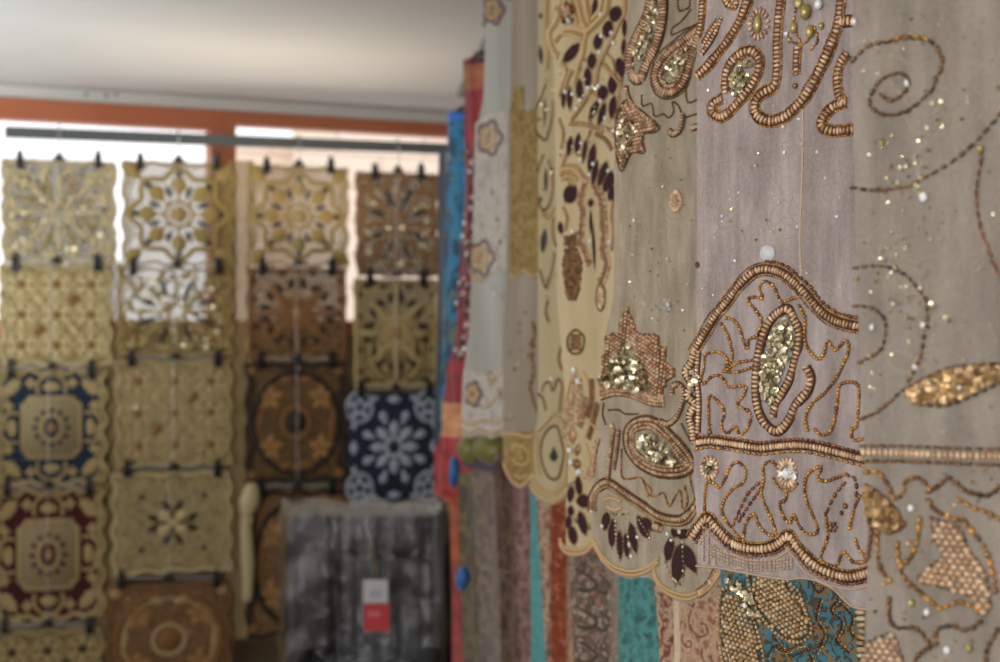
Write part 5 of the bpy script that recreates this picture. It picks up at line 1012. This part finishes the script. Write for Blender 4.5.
# scalloped runners hanging in the gaps between columns
for x, y0, y1, lab in ((243, 160, 640, 'long gold scalloped runner between second and third columns'), (113, 262, 662, 'long gold scalloped runner between first and second columns')):
    P = Rp; s0 = P.sz([(x, y0)])[0]; s1 = P.sz([(x-4, y1)])[0]; t = empty('scalloped_runner', tuple(P.w([s1], -.02)[0]), lab, 'runner'); mb = MB(); zz = np.linspace(s1[1], s0[1], 60); V = []
    for z in zz: wv = .03+.009*np.sin(z*42); sc = s0[0]+(s1[0]-s0[0])*(s0[1]-z)/(s0[1]-s1[1]); V.append(P.w([(sc-wv, z), (sc-.5*wv, z), (sc, z), (sc+.5*wv, z), (sc+wv, z)], -.02)+np.array([[0, 0, 0], P.n3*.006, P.n3*.001, P.n3*.006, [0, 0, 0]]))
    Fs = [(j*5+i, j*5+i+1, j*5+i+6, j*5+i+5) for j in range(59) for i in range(4)]; mb.add(np.concatenate(V), Fs); mb.build('cloth', [CM['tan']], t); 
    for e in (0, 4): mb = MB(); tube(mb, np.array([v[e] for v in V]), .006, 6); mb.build('edge_cord', [AP['gold']], t)
# knotted cream cloth
P = Rp; t = empty('knotted_cloth', tuple(P.w(P.sz([(246, 600)]), .03)[0]), 'cream knotted cloth strip hanging beside third column', 'cloth'); mb = MB()
pts = P.w(P.sz([(250, 482), (250, 492), (248, 502), (246, 512), (245, 520), (246, 545), (247, 570), (246, 600)]), .035); tube(mb, smooth(pts, sub=4), np.interp(np.linspace(0, 1, 29), [0, .12, .28, .42, .52, .6, .8, 1], [.012, .03, .036, .026, .014, .02, .024, .016]), 12, flat=.55, nrm=P.n3); mb.build('strip', [satin('cream_strip', S_(178, 160, 118), S_(200, 184, 144), 40)], t)
mb = MB(); q = P.w(P.sz([(246, 519)]), .035)[0]; a_ = np.linspace(0, 2*pi, 16, endpoint=False); tube(mb, q+np.stack([.018*np.cos(a_), .012*np.sin(a_), .004*np.sin(2*a_)], 1), .007, 8, closed=True); mb.build('knot', [AP['sand']], t)
# =================================================================== black chair wrapped in plastic
CY = 4.55; ck = CY/F
C0 = at(385, 662, CY); ang = radians(8)
t = empty('office_chair', (C0[0], CY+.1, 0), 'black leather office chair wrapped in clear plastic', 'chair'); O = np.array([C0[0], CY, 0])
def cz(px, py, dy=0): q = at(px, py, CY+dy); return q
leather = Nodes('black_leather'); n = leather.noise(leather.obj(30), 1, 4); leather.set(leather.mix(n, S_(20, 20, 22), S_(34, 34, 37)), .38, spec=.5); leather.bump(n, .2, .004); leather = leather.m
def pillow(x0, y0, x1, y1, dep, yoff, pw=4, nu=24, nv=24, creases=None, wav=0):
    """rounded upholstery block given by its pixel corners, depth dep, front face at CY+yoff"""
    a, b = cz(x0, y1, 0), cz(x1, y0, 0); mb = MB(); cx, cz_ = (a[0]+b[0])/2, (a[2]+b[2])/2; hx, hz = (b[0]-a[0])/2, (b[2]-a[2])/2
    th = np.linspace(0, 2*pi, 48, endpoint=False); rows = []; 
    for ph in np.linspace(-pi/2, pi/2, 25):
        c_, s_ = cos(ph), sin(ph); r = abs(c_)**.35; yy = -np.sign(s_)*abs(s_)**.6
        X = np.sign(np.cos(th))*np.abs(np.cos(th))**(2/pw)*hx*r; Z = np.sign(np.sin(th))*np.abs(np.sin(th))**(2/pw)*hz*r
        Y_ = yoff+dep/2-(-yy)*dep/2+np.zeros_like(X)
        if wav: Y_ = Y_+wav*np.sin(X*40+1)*np.cos(Z*22)+wav*.6*np.sin(Z*70+X*20)
        rows.append(np.stack([cx+X, CY+Y_, cz_+Z], 1))
    A = np.concatenate(rows); Fs = [(j*48+i, j*48+(i+1) % 48, (j+1)*48+(i+1) % 48, (j+1)*48+i) for j in range(24) for i in range(48)]; mb.add(A, Fs); return mb
pillow(330, 512, 448, 720, .10, .03).build('backrest', [leather], t)
pillow(334, 506, 440, 560, .13, -.01, wav=.003).build('headrest', [leather], t)
pillow(282, 508, 336, 740, .15, -.03, wav=.004).build('side_bolster', [leather], t)
pillow(428, 508, 452, 740, .14, -.03, wav=.003).build('side_bolster', [leather], t)
sx = .27
def sbox(nm, lo, hi, mat): mb = MB(); box(mb, lo, hi); o = mb.build(nm, [mat], t, smooth=False); bv = o.modifiers.new('round', 'BEVEL'); bv.width = .03; bv.segments = 4; return o
x0, x1 = cz(284, 662)[0], cz(452, 662)[0]
sbox('seat', (x0+.03, CY-.48, .36), (x1-.03, CY+.05, .48), leather)
for x in (x0+.03, x1-.09): sbox('armrest', (x, CY-.34, .50), (x+.06, CY-.02, .54), leather); mb = MB(); tube(mb, [(x+.03, CY-.3, .53), (x+.03, CY-.28, .47), (x+.05, CY-.25, .40)], .014, 8); mb.build('arm_post', [M['hanger']], t)
xm = (x0+x1)/2; mb = MB(); tube(mb, [(xm, CY-.2, .1), (xm, CY-.2, .25), (xm, CY-.2, .4)], .03, 12); mb.build('gas_column', [M['chrome']], t)
for i in range(5): a_ = 2*pi*i/5+.3; mb = MB(); tube(mb, [(xm, CY-.2, .11), (xm+.15*cos(a_), CY-.2+.15*sin(a_), .1), (xm+.29*cos(a_), CY-.2+.29*sin(a_), .075)], [.03, .025, .016], 8); o = mb.build('base_leg', [M['hanger']], t); mb = MB(); mb.inst(SPH, [(xm+.29*cos(a_), CY-.2+.29*sin(a_), .03)], np.diag([.03, .03, .03])[None]); mb.build('castor', [M['hanger']], o)
# the plastic: a crinkled clear sheet over the backrest
N = Nodes('crinkled_clear_plastic'); v = N.obj(1); mp = N.n('ShaderNodeMapping'); mp.inputs['Scale'].default_value = (52, 52, 5); N.l(v, mp.inputs[0]); n = N.math('ADD', N.noise(mp.outputs[0], 1, 5, .6), N.math('MULTIPLY', N.noise(N.obj(15), 1, 3, .5), .8)); N.t.nodes.remove(N.p); tr = N.n('ShaderNodeBsdfTransparent'); gl = N.n('ShaderNodeBsdfGlossy'); gl.inputs['Roughness'].default_value = .1; bp = N.n('ShaderNodeBump', i_Strength=.8, i_Distance=.02); N.l(n, bp.inputs['Height']); N.l(bp.outputs[0], gl.inputs['Normal'])
lw = N.n('ShaderNodeLayerWeight', i_Blend=.25); N.l(bp.outputs[0], lw.inputs['Normal']); mr = N.n('ShaderNodeMapRange'); N.l(lw.outputs[0], mr.inputs[0]); mr.inputs[3].default_value = .09; mr.inputs[4].default_value = .75
mx = N.n('ShaderNodeMixShader'); N.l(mr.outputs[0], mx.inputs[0]); N.l(tr.outputs[0], mx.inputs[1]); N.l(gl.outputs[0], mx.inputs[2]); N.l(mx.outputs[0], N.out.inputs[0]); plastic = N.m
mb = MB(); nu, nv = 60, 70; V = []
for j in range(nv+1):
    py = 500+j*3.0
    for i in range(nu+1):
        px = np.interp(i/nu, [0, 1], [277-.0*j, 455]); px += 1.5*sin(j*.5)*(i in (0, nu))
        edge = min(i, nu-i)/nu; dy = -.05-.03*min(1, edge*8)+.006*sin(i*.9+j*.02)+(.016*sin(j*.3+i*.25)*max(0, 1-i/16))+.006*max(0, sin(i*.74-j*.015))**6+.004*sin(i*1.7-j*.04)+.004*sin(j*.13+i*.1); dy += .09*max(0, 1-j/4)+.07*max(0, 1-edge*14)
        V.append(cz(px, py+2.5*sin(i*.35)*(j == 0), 0)+np.array([0, dy, 0]))
mb.add(V, [(j*(nu+1)+i, j*(nu+1)+i+1, (j+1)*(nu+1)+i+1, (j+1)*(nu+1)+i) for j in range(nv) for i in range(nu)]); mb.build('plastic_wrap', [plastic], t)
# hang tag
g = empty('hang_tag', tuple(cz(376, 630, -.14)), 'white and red paper tag hanging on the wrapped chair', 'tag')
def card(px0, py0, px1, py1, mat, nm, par, dy=-.135, th=.002):
    mb = MB(); a, b = cz(px0, py1, dy), cz(px1, py0, dy); a = a+0; 
    lo = (min(a[0], b[0]), CY+dy, min(a[2], b[2])); hi = (max(a[0], b[0]), CY+dy+th, max(a[2], b[2])); box(mb, lo, hi); return mb.build(nm, [mat], par, smooth=False)
wp = card(363, 580, 388, 604, plain('white_card', S_(206, 202, 204), .5), 'white_half', g); card(364, 603, 389, 631, plain('red_card', S_(206, 50, 56), .5), 'red_half', g)
for yy in (591, 595): card(370, yy, 381, yy+1.6, plain('grey_print', S_(130, 132, 160), .6), 'print_line', wp, -.1365, .001)
card(368, 611, 380, 617, plain('pale_red_print', S_(224, 110, 112), .6), 'print_line', bpy.data.objects['red_half'], -.1365, .001)
mb = MB(); tube(mb, [cz(376, 582, -.134), cz(374, 560, -.13), cz(371, 540, -.11)], .0012, 5); mb.build('string', [M['cream_cord']], g)
